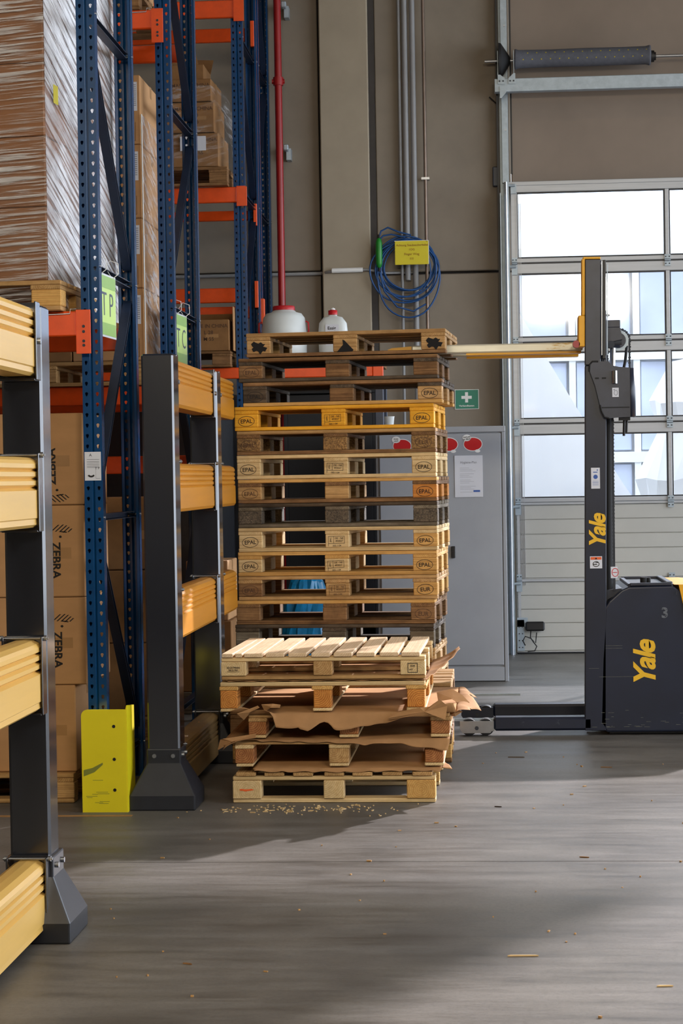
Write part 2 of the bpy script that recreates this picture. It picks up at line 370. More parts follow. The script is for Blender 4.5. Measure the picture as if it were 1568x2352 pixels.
def quad(mb, x0, x1, z0, z1, y=0, mi=0):
    mb.add([(x0, y, z0), (x1, y, z0), (x1, y, z1), (x0, y, z1)], [(0, 1, 2, 3)], mi)
# ============================================================ the setting
b = MB()
for y0, y1 in ((-6, 8.02), (8.028, 40)): b.box(-14, 16, y0, y1, -.12, 0)
b.box(-14, 16, 8.0, 8.05, -.14, -.02)
tag(b.build('floor', m_floor), kind='structure')
wb = tag(thing('wall_back', None, None), kind='structure')
def panel(name, m, *a): return B(name, m, *a, parent=wb, c=.008)
panel('wall_panel', m_wall, -14, -1.41, 17.5, 17.72, 3.39, 9); panel('wall_panel', m_wall, -14, -1.41, 17.5, 17.72, 0, 3.36)
panel('pilaster', m_wall2, -1.385, -.962, 17.38, 17.72, 0, 9)
panel('wall_panel', m_wall, -.908, .27, 17.5, 17.72, 3.36, 9); panel('wall_panel', m_wall, -.908, .27, 17.5, 17.72, 0, 3.335)
panel('wall_panel', m_lintel, .275, 3.35, 17.56, 17.75, 4.06, 9)
panel('wall_panel', m_lintel, 3.36, 7.2, 17.56, 17.75, 5.2, 9)
b = MB(); b.box(-14, .27, 17.6, 17.74, 0, 9); b.box(-.96, -.91, 17.47, 17.6, 0, 9)
b.build('joint_filling', m_joint, wb)
tag(B('ceiling', m_wall, -14, 7.2, -6, 17.75, 9, 9.2), kind='structure')
tag(B('wall_left', m_wall, -14.2, -14, -6, 17.75, 0, 9), kind='structure')
tag(B('wall_front', m_wall, -14, 7.2, -6.2, -6, 0, 9), kind='structure')
wr = tag(thing('wall_right', None, None), kind='structure')
B('wall_panel', m_wall, 7.2, 7.4, -6, 17.75, 6.2, 9, wr); B('wall_panel', m_wall, 7.2, 7.4, -6, 3.0, 0, 6.19, wr)
# orange line painted on the floor
tag(B('floor_line', m_linepaint, -4.2, -1.66, 9.13, 9.17, 0, .0015, c=.0003), 'worn orange line painted on the floor beside the yellow guard', 'floor marking')

# ---- sectional door
d1 = tag(thing('door_1', None, None), kind='structure')
ZS = [.012, .646, 1.314, 2.003, 2.711, 3.400, 4.105]
XL, XR, Yd = .262, 3.30, 17.42
for i in range(6):
    z0, z1 = ZS[i], ZS[i+1]
    if i < 2:
        n = 5 if i == 0 else 5; h = (z1-z0-.03)/n
        for k in range(n):
            B('panel_rib', m_door, XL, XR, Yd, Yd+.04, z0+.015+k*h, z0+.015+(k+1)*h-.004, d1, .006)
        b = MB(); b.box(XL, XR, Yd+.012, Yd+.05, z0+.004, z1-.004); b.build('section_panel', m_door, d1)
        B('section_rail', m_alu, XL, XR, Yd-.012, Yd+.02, z1-.016, z1+.006, d1, .004)
    else:
        B('section_rail', m_alu, XL, XR, Yd-.004, Yd+.045, z0+.008, z0+.045, d1, .004)
        B('section_rail', m_alu, XL, XR, Yd-.004, Yd+.045, z1-.088, z1-.004, d1, .004)
        if i == 5: B('section_rail', m_alu, XL-.02, XR, Yd-.010, Yd+.045, z1-.030, z1+.006, d1, .004)
        b = MB(); b.box(XL, XR, Yd, Yd+.03, z0-.006, z0+.008); b.build('rubber_seal', m_black, d1)
        for xa, xb in ((XL, .315), (1.588, 1.622), (2.86, 2.894), (3.25, XR)):
            B('mullion', m_alu, xa, xb, Yd-.002, Yd+.045, z0+.045, z1-.088, d1, .003)
        for xa, xb in ((.315, 1.588), (1.622, 2.86), (2.894, 3.25)):
            b = MB(); t = .011; za, zb = z0+.045, z1-.088
            b.box(xa, xb, Yd+.004, Yd+.04, za, za+t); b.box(xa, xb, Yd+.004, Yd+.04, zb-t, zb)
            b.box(xa, xa+t, Yd+.004, Yd+.04, za+t, zb-t); b.box(xb-t, xb, Yd+.004, Yd+.04, za+t, zb-t)
            g = b.build('gasket', m_black, d1)
            b = MB(); b.box(xa+t, xb-t, Yd+.018, Yd+.024, za+t, zb-t); b.build('pane', m_pane, g)
B('bottom_seal', m_rubber, XL, XR, Yd, Yd+.05, 0, .012, d1)
def hinge(x, z, w=.052):
    b = MB(); b.box(x-w/2, x+w/2, Yd-.020, Yd-.0125, z+.012, z+.05); b.box(x-w/2, x+w/2, Yd-.020, Yd-.0125, z-.05, z-.012)
    b.cyl((x-w/2, Yd-.022, z), (x+w/2, Yd-.022, z), .009, 8)
    for dx in (-w*.3, w*.3):
        for dz in (-.03, .03): b.cyl((x+dx, Yd-.024, z+dz), (x+dx, Yd-.018, z+dz), .006, 6, mi=1)
    return b.build('hinge', [m_galv, m_cabdark], d1)
for z in ZS[1:6]:
    hinge(1.605, z); hinge(.288, z, .045)
for z in ZS[1:7]:                                     # roller brackets running in the track
    b = MB(); b.box(.262, .312, Yd-.03, Yd-.018, z-.10, z-.045); b.cyl((.215, Yd-.045, z-.03), (.30, Yd-.045, z-.03), .012, 8); b.box(.262, .312, Yd-.03, Yd-.018, z-.045, z-.015)
    b.build('roller_bracket', m_galv, d1)
b = MB(); b.box(.275, .30, Yd-.015, Yd-.008, .03, 1.30)
for k in range(4): b.box(.305+k*.012, .309+k*.012, Yd-.006, Yd-.001, .6, 4.0)
b.build('edge_strip', m_alu, d1)
b = MB(); b.box(.263, .325, Yd-.030, Yd-.012, .03, .30); b.box(.263, .355, Yd-.030, Yd-.022, .24, .32)
for k in range(4):
    for dx in (.28, .308): b.cyl((dx, Yd-.034, .06+k*.06), (dx, Yd-.028, .06+k*.06), .006, 6, mi=1)
b.build('bottom_bracket', [m_galv, m_cabdark], d1)
B('sensor_box', m_black, .335, .50, Yd-.075, Yd-.012, .205, .285, d1, .012)
b = MB()
b.tube([(.38, Yd-.05, .205), (.375, Yd-.06, .15), (.40, Yd-.06, .11), (.43, Yd-.05, .07), (.41, Yd-.05, .03), (.35, Yd-.05, .025)], .005, 6)
b.tube([(.33, Yd-.05, .08), (.31, Yd-.07, .12), (.33, Yd-.07, .16), (.38, Yd-.06, .14), (.42, Yd-.05, .10), (.43, Yd-.05, .19)], .005, 6)
b.build('sensor_cable', m_rubber, d1)
# door track
tr = tag(thing('trim_1', None, None), kind='structure')
b = MB(); b.box(.168, .176, 17.30, 17.46, 0, 4.0); b.box(.176, .25, 17.44, 17.46, 0, 5.9); b.box(.205, .213, 17.36, 17.44, 0, 4.1)
b.box(.205, .245, 17.352, 17.36, 0, 4.1); b.box(.195, .245, 17.38, 17.44, 4.1, 5.9)
b.build('track', m_galv, tr)
b = MB(); b.cyl((.222, 17.335, .0), (.222, 17.335, 4.1), .013, 8); b.build('guide_rod', m_steel, tr)
b = MB(); b.box(.15, .165, 17.40, 17.499, 0, 5.9); b.box(.252, .285, 17.52, 17.559, 4.2, 5.9); b.build('track_shadow_gap', m_black, tr)
b = MB()
for k in range(12): b.cyl((.215+(k % 2)*.012, 17.345, .5+k*.45), (.215+(k % 2)*.012, 17.352, .5+k*.45), .008, 6)
b.build('track_bolts', m_steel, tr)
# galvanised header rail with torsion shaft
t = thing('torsion_spring_rail', 'galvanised header rail over the dock door carrying the torsion shaft', 'door mechanism', (.135, 17.2, 4.85))
hx, hy, hz = .135, 17.2, 4.85
b = MB(); b.cbox(0, 3.3, .02, .05, .005, .118, .004); b.box(0, 3.3, .05, .10, .108, .118); b.box(0, 3.3, .05, .10, .005, .015)
b.build('header_rail', m_galv, t)
b = MB(); b.cyl((-.08, .12, .29), (3.2, .12, .29), .013, 10); b.build('shaft', m_steel, t)
b = MB(); n = 22; vs = []; 
prof = [(.175, .05), (.178, .085), (.19, .087), (.21, .078), (.5, .075), (.8, .078), (1.1, .076), (1.30, .078), (1.325, .086), (1.34, .084), (1.342, .05)]
for xx, r in prof:
    for i in range(n): vs.append((xx, .12+r*math.cos(2*PI*i/n), .30+r*math.sin(2*PI*i/n)))
b.add(vs, [(i*n+j, i*n+(j+1) % n, (i+1)*n+(j+1) % n, (i+1)*n+j) for i in range(len(prof)-1) for j in range(n)], 0, True)
b.add(vs, [tuple(range(n)), tuple(range((len(prof)-1)*n, len(prof)*n))])
sc = b.build('spring_cover', m_foam, t)
b = MB()
for k in range(2):
    for j in range(14):
        xx = .25+j*.078+k*.039; a = PI+.25-k*.75; b.cyl((xx, .12+.0765*math.cos(a), .30+.0765*math.sin(a)), (xx, .12+.079*math.cos(a), .30+.079*math.sin(a)), .006, 6)
b.build('dot_print', m_yeldot, sc)
b = MB(); b.cyl((1.345, .12, .29), (1.37, .12, .29), .05, 16); b.cyl((1.37, .12, .29), (1.385, .12, .29), .035, 12); b.build('spring_plug', m_black, t)
b = MB(); b.box(.028, .034, .03, .15, .10, .36); b.box(.165, .170, .03, .15, .12, .36)
for x0 in (.03, .12):
    b.box(x0, x0+.06, .008, .0195, .07, .118)
b.prism([(.03, .118), (.09, .118), (.05, .15), (.03, .15)], .008, .02); b.prism([(.12, .118), (.18, .118), (.18, .16), (.165, .16)], .008, .02)
for x0 in (.045, .075, .135, .165): b.cyl((x0, .001, .095), (x0, .008, .095), .007, 6, mi=1)
b.box(.045, .10, .008, .0195, .0, .05)
b.prism([(.045, .0), (.10, 0), (.06, -.05), (.045, -.05)], .008, .02)
b.build('bearing_bracket', [m_galv, m_cabdark], t)
b = MB(); b.cyl((.04, .12, .29), (.06, .12, .29), .155, 24, .15); b.cyl((.06, .12, .29), (.14, .12, .29), .15, 24, .03); b.build('cable_drum', m_rubber, t)
# junction box and cable by the track
t = thing('junction_box', 'small dark blue junction box beside the dock door track', 'switch box', (.11, 17.44, 4.08))
B('housing', m_bluedark, 0, .05, 0, .055, 0, .17, t, .006)
b = MB(); b.tube([(.045, .03, .0), (.052, .03, -.6), (.05, .03, -1.2), (.055, .03, -1.9)], .006, 6); b.tube([(.045, .03, .17), (.052, .03, .5), (.045, .03, .72), (-.02, .02, .78)], .006, 6)
b.build('cable', m_rubber, t)

# ---- outside, beyond the door panes
fa = thing('office_facade', 'pale building facade with white framed windows outside the dock door', 'building', (0, 24.5, 0))
m_fac = paint('white render', (238, 240, 244), .9, var=.02); m_facglass = paint('facade glazing', (196, 204, 224), .3, var=.15, scale=.8)
b = MB(); b.box(-8, 12, .12, .4, 0, 4.9); b.build('wall', m_fac, fa)
for r_ in range(3):
    for c_ in range(9):
        x0 = -1.2+c_*.78; z0 = .6+r_*1.25
        B('pane', m_facglass, x0, x0+.66, .05, .11, z0, z0+1.08, fa, .01)
b = MB()
for c_ in range(10): b.box(-1.29+c_*.78, -1.21+c_*.78, 0, .11, .5, 4.28)
for r_ in range(4): b.box(-1.3, 5.9, -.012, .104, .45+r_*1.25, .58+r_*1.25)
b.build('window_frame', m_white, fa)
t = thing('white_canopy_tent', 'white peaked tarpaulin seen through the dock door panes', 'tarpaulin', (.75, 21.5, 0))
m_tarp = paint('white tarpaulin', (250, 250, 252), .8, var=.01)
b = MB(); b.prism([(-.35, 0), (1.1, 0), (1.1, .9), (.7, 1.5), (-.35, 3.3)], 0, 1.2); b.build('cover', m_tarp, t)
for i, (x, y, s, z) in enumerate([(2.05, 20.6, .32, 1.0), (2.45, 20.9, .40, 1.15), (2.30, 20.8, .30, 1.72), (2.62, 20.6, .34, 1.9)]):
    pass
t = thing('wrapped_goods', 'white film wrapped goods piled outside the dock door', 'wrapped load', (2.2, 20.8, 0))
b = MB(); rg = random.Random(5); n = 18; prof = [(.55, 0), (.62, .5), (.5, 1.1), (.58, 1.5), (.42, 2.0), (.5, 2.3), (.25, 2.7), (.02, 2.75)]; vs = []
for r_, z_ in prof:
    for i in range(n):
        k = r_*(1+rg.uniform(-.12, .12)); vs.append((k*math.cos(2*PI*i/n), k*.7*math.sin(2*PI*i/n), z_+rg.uniform(-.03, .03)*(z_ > 0)))
b.add(vs, [(i*n+j, i*n+(j+1) % n, (i+1)*n+(j+1) % n, (i+1)*n+j) for i in range(len(prof)-1) for j in range(n)]); b.add(vs, [tuple(range(n))])
b.build('wrapping', m_tarp, t)

# ---- pipes and cables on the back wall
def pipe(name, label, x, y, z0, z1, r, m, cat='pipe', group=None):
    t = thing(name, label, cat, (x, y, z0), group=group)
    b = MB(); b.cyl((0, 0, 0), (0, 0, z1-z0), r, 14); b.build('pipe_run', m, t); return t
t = pipe('sprinkler_pipe', 'red vertical sprinkler pipe on the back wall beside the racking', -1.735, 17.28, 0, 9, .032, m_red)
b = MB(); b.cyl((0, 0, 4.98), (0, 0, 5.05), .045, 14); b.cyl((-.055, 0, 5.015), (.055, 0, 5.015), .022, 10); b.build('coupling', m_red, t)
for z in (5.68, 4.44):
    b = MB(); b.cbox(.035, .075, .0, .09, z-.02, z+.03, .006); b.box(.05, .09, .1, .219, z-.09, z+.01); b.cyl((.0, .02, z), (.06, .02, z), .012, 8); b.cyl((.06, .05, z), (.06, .1, z), .01, 8)
    b.build('pipe_clamp', m_galv, t)
for x, r, z0, lab in ((-.69, .013, 0, 'thin grey conduit, leftmost of the three behind the blue cable coil'), (-.64, .024, 3.28, 'thick grey conduit ending behind the yellow notice'), (-.572, .024, 0, 'thick grey conduit running down right of the cable coil centre')):
    t = pipe('conduit', lab, x, 17.44 if r < .02 else 17.43, z0, 9, r, m_conduit, 'conduit', 'grey conduits on the back wall')
t = pipe('copper_pipe', 'slim brown metal pipe right of the grey conduits', -.475, 17.42, 0, 9, .015, m_brownpipe)
b = MB(); b.box(-.035, .035, -.02, .06, 4.15, 4.17); b.build('pipe_clamp', m_steel, t)
t = thing('wall_conduit', 'grey horizontal conduit crossing the wall at the panel joint', 'conduit', (-2.2, 17.40, 3.36))
b = MB(); b.cyl((-2, .06, 0), (.8, .06, 0), .016, 10); b.tube([(.8, .06, 0), (.86, -.05, 0), (.95, -.05, .01), (1.2, -.05, .012), (1.30, -.02, 0), (1.36, .06, -.01), (1.6, .06, -.01)], .012, 8)
b.build('pipe_run', m_conduit, t)
b = MB(); b.cyl((.9, -.055, .01), (1.17, -.055, .012), .022, 10); b.build('pipe_sleeve', m_white, t)
# blue cable coil with green plug
t = thing('cable_coil', 'blue extension cable coiled on the wall behind the yellow notice', 'cable', (-.655, 17.36, 3.42))
rg = random.Random(3)
for k, (cx, cz, rx, rz) in enumerate([(0, 0, .25, .24), (.02, -.02, .23, .22), (.0, -.04, .26, .25), (.03, -.03, .22, .20), (-.02, -.05, .24, .24), (.03, -.06, .24, .27), (-.01, -.08, .30, .27), (.02, -.14, .27, .34)]):
    b = MB(); P = []
    for i in range(36):
        a = 2*PI*i/36; P.append((cx+rx*math.cos(a)*(1+.03*math.sin(3*a+k)), -.006*k+.01*math.sin(2*a+k), cz+rz*math.sin(a)*(1+.02*math.cos(2*a+k))))
    b.tube(P, .0075, 6, closed=True); b.build('cable_loop', m_cable, t)
b = MB()
b.tube([(.05, -.04, .24), (-.06, -.04, .27), (-.15, -.04, .31), (-.21, -.04, .28), (-.235, -.04, .21)], .0075, 6)
b.tube([(.0, -.04, .22), (-.12, -.04, .25), (-.19, -.04, .24), (-.235, -.04, .2)], .0075, 6)
b.tube([(-.225, -.04, -.08), (-.19, -.04, -.24), (-.08, -.04, -.38), (.06, -.04, -.42), (.17, -.03, -.36)], .0075, 6)
b.build('cable_tail', m_cable, t)
t = thing('cable_plug', 'long green plug housing hanging left of the blue cable coil', 'plug', (-.885, 17.31, 3.38))
b = MB(); b.lathe([(.005, 0), (.02, .01), (.028, .04), (.03, .14), (.028, .22), (.02, .25), (.008, .26)], n=14); b.build('housing', m_green, t)
b = MB(); b.cyl((0, 0, .26), (0, 0, .29), .01, 8); b.cyl((0, 0, -.03), (0, 0, 0), .01, 8); b.build('cable_grip', m_rubber, t)
# yellow notice
t = thing('notice', 'yellow laminated notice tied to the brown pipe', 'notice', (-.60, 17.28, 3.40))
B('card', m_yelsign, -.145, .145, 0, .003, 0, .205, t, .001)
b = MB(); q = dict(bold=.01)
put_text(b, 'Achtung Staubsauberkabel', .026, .005, .168, **q); put_text(b, '1OG', .026, 0, .130, **q); put_text(b, 'Finger Weg', .028, 0, .09, **q); put_text(b, '!!!!!', .026, 0, .05, **q)
b.build('lettering', m_brownink, t, (0, -.001, 0))
b = MB(); b.box(-.148, .148, .0005, .0035, .203, .208); b.box(.143, .149, .0005, .0035, 0, .205); b.cyl((.13, .0, .2), (.13, .12, .2), .004, 6); b.build('sleeve_edge', m_sleeve, t)
# first aid sign
t = thing('first_aid_sign', 'green first aid sign with white cross on the wall', 'sign', (-.245, 17.49, 2.15))
B('plate', m_white, -.005, .205, 0, .008, -.004, .17, t, .001)
b = MB(); quad(b, .0, .2, .001, .165, -.0008); b.build('green_field', m_safety, t)
b = MB(); quad(b, .085, .111, .055, .145, -.0016); quad(b, .053, .085, .087, .113, -.0016); quad(b, .111, .143, .087, .113, -.0016); put_text(b, 'Verbandkasten', .022, .098, .026, y=-.0016, bold=.012)
b.build('cross', m_white, t)

# ---- grey steel cabinet with stickers
t = thing('steel_cabinet', 'tall grey steel two-door cabinet between pallet stack and dock door', 'cabinet', (-.825, 15.1, 0))
Wc, Hc = .985, 1.935
b = MB(); b.cbox(0, Wc, .02, .42, .0, Hc, .006); b.build('body', m_cab, t)
b = MB(); b.box(.004, Wc-.004, .0205, .024, .11, Hc-.04); b.build('door_gap', m_cabdark, t)
for x0, x1 in ((.03, .488), (.492, Wc-.035)):
    dd = B('door', m_cab, x0, x1, 0, .018, .125, Hc-.055, t, .004)
B('plinth', m_cab, .0, Wc-.03, .002, .02, .005, .11, t, .003)
B('top_rail', m_cab, 0, Wc, .0, .02, Hc-.045, Hc, t, .003); B('side_stile', m_cab, Wc-.028, Wc, 0, .02, .0, Hc-.046, t, .003)
b = MB(); b.cbox(.565, .595, -.022, -.001, .94, 1.03, .004); b.cyl((.575, -.03, .985), (.575, -.022, .985), .008, 8); b.build('handle', m_black, t)
def sticker(x, z, lab, s1, s2):
    q = thing('sticker', lab, 'sticker', (x, 15.097, z), group='red oval stickers on the cabinet'); b = MB()
    disc(b, 0, 0, .072, .054, .0015); disc(b, -.045, .048, .032, .025, .0008); disc(b, .035, -.052, .02, .012, .0008); b.build('backing', m_white, q)
    b = MB(); disc(b, 0, 0, .067, .048, .0010); b.build('red_field', m_stickred, q)
    b = MB(); put_text(b, s1, .018, -.045, .054, y=-.0002, bold=.01, rot=.1); put_text(b, s2, .018, -.045, .038, y=-.0002, bold=.01, rot=.1); b.build('lettering', m_ink, q)
sticker(-.085, 1.80, 'red oval sticker above the hygiene plan sheet', 'Auf uns', 'im Blick')
sticker(-.62, 1.795, 'red oval sticker seen through the pallet gap, left cabinet door', 'Küss', 'mich')
sticker(-.268, 1.80, 'red oval sticker half hidden behind the pallets edge', 'Auf', 'uns')
t = thing('hygiene_sheet', 'white sheet of paper taped on the right cabinet door', 'paper sheet', (-.226, 15.095, 1.40))
B('paper', m_paper, 0, .212, 0, .0015, 0, .315, t, .0004)
b = MB(); put_text(b, 'Hygiene-Plan', .024, .106, .262, y=-.0006, bold=.008)
for k in range(17):
    if k % 4 != 3: quad(b, .04, .11+.06*((k*7) % 5)/5., .22-k*.0115, .2215-k*.0115, -.0006)
b.build('lettering', m_greytext, t)
b = MB(); quad(b, .14, .19, .038, .052, -.0007); b.build('blue_stamp', m_stickblue, t)
t = thing('plastic_cup', 'translucent white cup standing on the cabinet top', 'cup', (-.72, 15.2, 1.937))
b = MB(); b.lathe([(.028, 0), (.030, .002), (.040, .085), (.042, .086), (.039, .083), (.027, .004)], n=20); b.build('cup_wall', m_barrel, t)

# ---- dark cupboard and blue bag behind the pallets, shelf with containers
t = thing('tool_cupboard', 'charcoal open storage unit in the dark behind the pallet stack', 'cupboard', (-1.60, 15.9, 0))
B('back', m_darkcup, 0, .74, .55, .60, 0, 2.24, t); B('side', m_darkcup, 0, .03, 0, .55, 0, 2.24, t); B('side', m_darkcup, .71, .74, 0, .55, 0, 2.24, t); B('top', m_darkcup, 0, .74, 0, .60, 2.241, 2.27, t)
B('front_door', m_darkcup, .03, .71, .0, .02, .4, 2.23, t)
t = thing('pallet_shelf', 'orange rack shelf holding the white containers behind the pallets', 'shelf', (-1.80, 15.4, 0))
B('beam', m_orange, .02, .95, 0, .05, 2.345, 2.432, t, .006); B('beam', m_orange, .02, .95, .75, .80, 2.345, 2.432, t, .006)
B('beam_connector', m_orange, .95, 1.03, -.004, .05, 2.30, 2.45, t, .004)
B('shelf_board', W['brown'], .0, 1.02, .02, .80, 2.435, 2.50, t, .003)
for yy in (.11, .69): B('leg', m_bluedark, .955, 1.02, yy+.055, yy+.10, 0, 2.34, t, .004)
for yy in (.11, .69): B('leg', m_bluedark, -.01, .015, yy+.055, yy+.10, 0, 2.34, t, .004)
zb = 2.503
t = thing('barrel', 'large white plastic barrel with red screw lid on the shelf', 'barrel', (-1.565, 15.72, zb))
b = MB(); b.lathe([(.16, 0), (.176, .01), (.180, .16), (.178, .162), (.178, .18), (.183, .185), (.176, .25), (.165, .33), (.14, .365), (.10, .375), (.085, .39)], n=36); b.build('barrel_body', m_barrel, t)
b = MB(); b.lathe([(.088, .391), (.088, .418), (.082, .425)], n=28); b.build('lid', m_lid, t)
b = MB()
for sx in (-1, 1):
    b.tube([(sx*.175, -.02, .30), (sx*.195, -.03, .29), (sx*.198, -.03, .22), (sx*.186, -.02, .21)], .007, 8)
b.build('handle', m_lid, t)
t = thing('jerrycan', 'white jerrycan with red cap beside the barrel', 'jerrycan', (-1.175, 15.70, zb))
b = MB(); b.lathe([(.10, 0), (.112, .012), (.116, .20), (.108, .28), (.075, .325), (.035, .335), (.032, .345)], n=32, sq=4); b.v = [(v[0], v[1]*.7, v[2]) for v in b.v]; b.build('can_body', m_barrel, t)
b = MB(); b.lathe([(.036, .346), (.036, .38), (.02, .384)], n=18); b.build('cap', m_lid, t)
b = MB(); b.lathe([(.02, .385), (.018, .395), (.006, .402)], n=14); b.build('cap_nozzle', m_white, t)
b = MB(); quad(b, -.055, .05, .1, .265, -.083); b.build('paper_label', m_paper, t)
b = MB(); put_text(b, 'Essig', .034, -.005, .235, y=-.084, bold=.02); [quad(b, -.04, .03, .12+k*.016, .124+k*.016, -.084) for k in range(5)]; b.build('lettering', m_ink, t)
t = thing('plastic_bag', 'crumpled bright blue plastic bag behind the pallet stack', 'bag', (-1.38, 15.25, 0))
b = MB(); rg = random.Random(11); n = 26; vs = []; prof = [(.14, 0), (.19, .08), (.20, .25), (.18, .45), (.17, .62), (.12, .76), (.05, .84)]
for r_, z_ in prof:
    for i in range(n): k = r_*(1+rg.uniform(-.14, .14)); vs.append((k*math.cos(2*PI*i/n), k*.6*math.sin(2*PI*i/n), z_+rg.uniform(-.02, .02)*(z_ > 0)))
b.add(vs, [(i*n+j, i*n+(j+1) % n, (i+1)*n+(j+1) % n, (i+1)*n+j) for i in range(len(prof)-1) for j in range(n)]); b.add(vs, [tuple(range(n))[::-1], tuple(range(6*n, 7*n))])
b.build('bag_skin', m_bag, t)
t = thing('tube_rod', 'thin pale blue rod leaning upright behind the pallets', 'rod', (-1.66, 15.3, 0))
b = MB(); b.cyl((.06, 0, 0), (0, .09, 2.0), .009, 8); b.build('rod_shaft', m_stickblue, t)
# ============================================================ pallets
def stamp_mesh(kind):
    key = ('stamp', kind)
    if key in _cache: return _cache[key]
    b = MB(); ink = m_ink
    if kind in ('epal', 'epalf', 'eur', 'eurf'):
        oval(b, 0, 0, .050, .031, .0028); put_text(b, 'EUR' if kind[:3] == 'eur' else 'EPAL', .034, 0, -.001, bold=.012, sx=.98)
        if kind.endswith('f'): ink = m_inkf
    elif kind in ('ippc', 'ippcf'):
        for x0, x1, z0, z1 in ((-.052, -.05, -.028, .03), (-.02, -.018, -.012, .03), (.045, .047, -.012, .03), (-.052, .047, .029, .031), (-.052, .047, -.013, -.011)): quad(b, x0, x1, z0, z1)
        put_text(b, 'IPPC', .014, -.036, .01, rot=PI/2, bold=.01); put_text(b, 'DE - NE', .015, .014, .018, bold=.01); put_text(b, '493027', .015, .014, .002, bold=.01); put_text(b, '005-1-04', .014, .0, -.026, bold=.01)
        if kind.endswith('f'): ink = m_inkf
    elif kind == 'number':
        put_text(b, 'SD-31790AN', .0115, 0, .006, bold=.03); put_text(b, 'DE 017901', .0105, 0, -.006, bold=.03); quad(b, -.032, .030, -.014, -.0125)
    elif kind == 'square':
        for x0, x1, z0, z1 in ((-.024, .024, .019, .022), (-.024, .024, -.024, -.021), (-.024, -.021, -.021, .019), (.021, .024, -.021, .019)): quad(b, x0, x1, z0, z1)
        put_text(b, '2DE', .013, .0, .008, bold=.02); put_text(b, 'HT', .013, -.008, -.010, bold=.02)
    elif kind == 'burn':
        rg = random.Random(2); n = 20; vs = [(0, 0, 0)]+[((.045+rg.uniform(-.016, .012))*math.cos(2*PI*i/n), 0, (.034+rg.uniform(-.014, .01))*math.sin(2*PI*i/n)) for i in range(n)]
        b.add(vs, [(0, 1+i, 1+(i+1) % n) for i in range(n)]); ink = m_burn
    elif kind == 'burn2':
        b.add([(-.05, 0, -.038), (.045, 0, -.038), (.052, 0, -.03), (.0, 0, .03), (-.012, 0, .036), (-.01, 0, .005)], [(0, 1, 2, 3, 4, 5)]); ink = m_burn
    elif kind == 'orange':
        rg = random.Random(4); n = 14; b.add([((.035*math.cos(2*PI*i/n)), 0, (.009+rg.uniform(-.007, .004))*math.sin(2*PI*i/n)) for i in range(n)], [tuple(range(n))]); ink = m_stickor
    _cache[key] = b.mesh('stamp', ink); return _cache[key]

def euro_pallet(label, loc, yaw=0., deck='tan', blocks='tan', bottom='tan', stamps=(None, None, None), group=None, chipb=None, sz=1., cat='pallet', deckfront=None, tilt=(0, 0)):
    r = thing('euro_pallet', label, cat, loc, (tilt[0], tilt[1], yaw), group); r.scale = (1, 1, sz)
    mw = lambda k: W[k] if isinstance(k, str) else k
    jt = .004
    for y, wd in ((.05, .10), (.40, .145), (.75, .10)): plank('bottom_board', mw(bottom), 1.2, wd, .021, (.6, y, .011), 'x', r)
    for x in (.0725, .60, 1.1275): plank('stringer_board', mw(deck), .8, .145, .0215, (x, .4, .111), 'y', r, jit=jt)
    dy = (.0725, .2275, .40, .5725, .7275); dw = (.145, .10, .145, .10, .145)
    for i, (y, wd) in enumerate(zip(dy, dw)): plank('deck_board', mw(deckfront if (i == 0 and deckfront) else deck), 1.2, wd, .0215, (.6, y+random.uniform(-.003, .003), .133), 'x', r)
    for j, (y, wd) in enumerate(((.05, .10), (.40, .145), (.75, .10))):
        for i, x in enumerate((.0725, .60, 1.1275)):
            bm = mw(chipb) if chipb else mw(blocks if not isinstance(blocks, (tuple, list)) else blocks[i])
            k = plank('block', bm, .144, wd, .0775, (x+random.uniform(-.002, .002), y, .061), 'x', r, c=.004, jit=.012)
            if j == 0 and stamps[i]: obj('stamp', stamp_mesh(stamps[i]), k, (random.uniform(-.004, .004), -wd/2-.0012, -.003), (0, random.uniform(-.05, .05), 0))
    return r

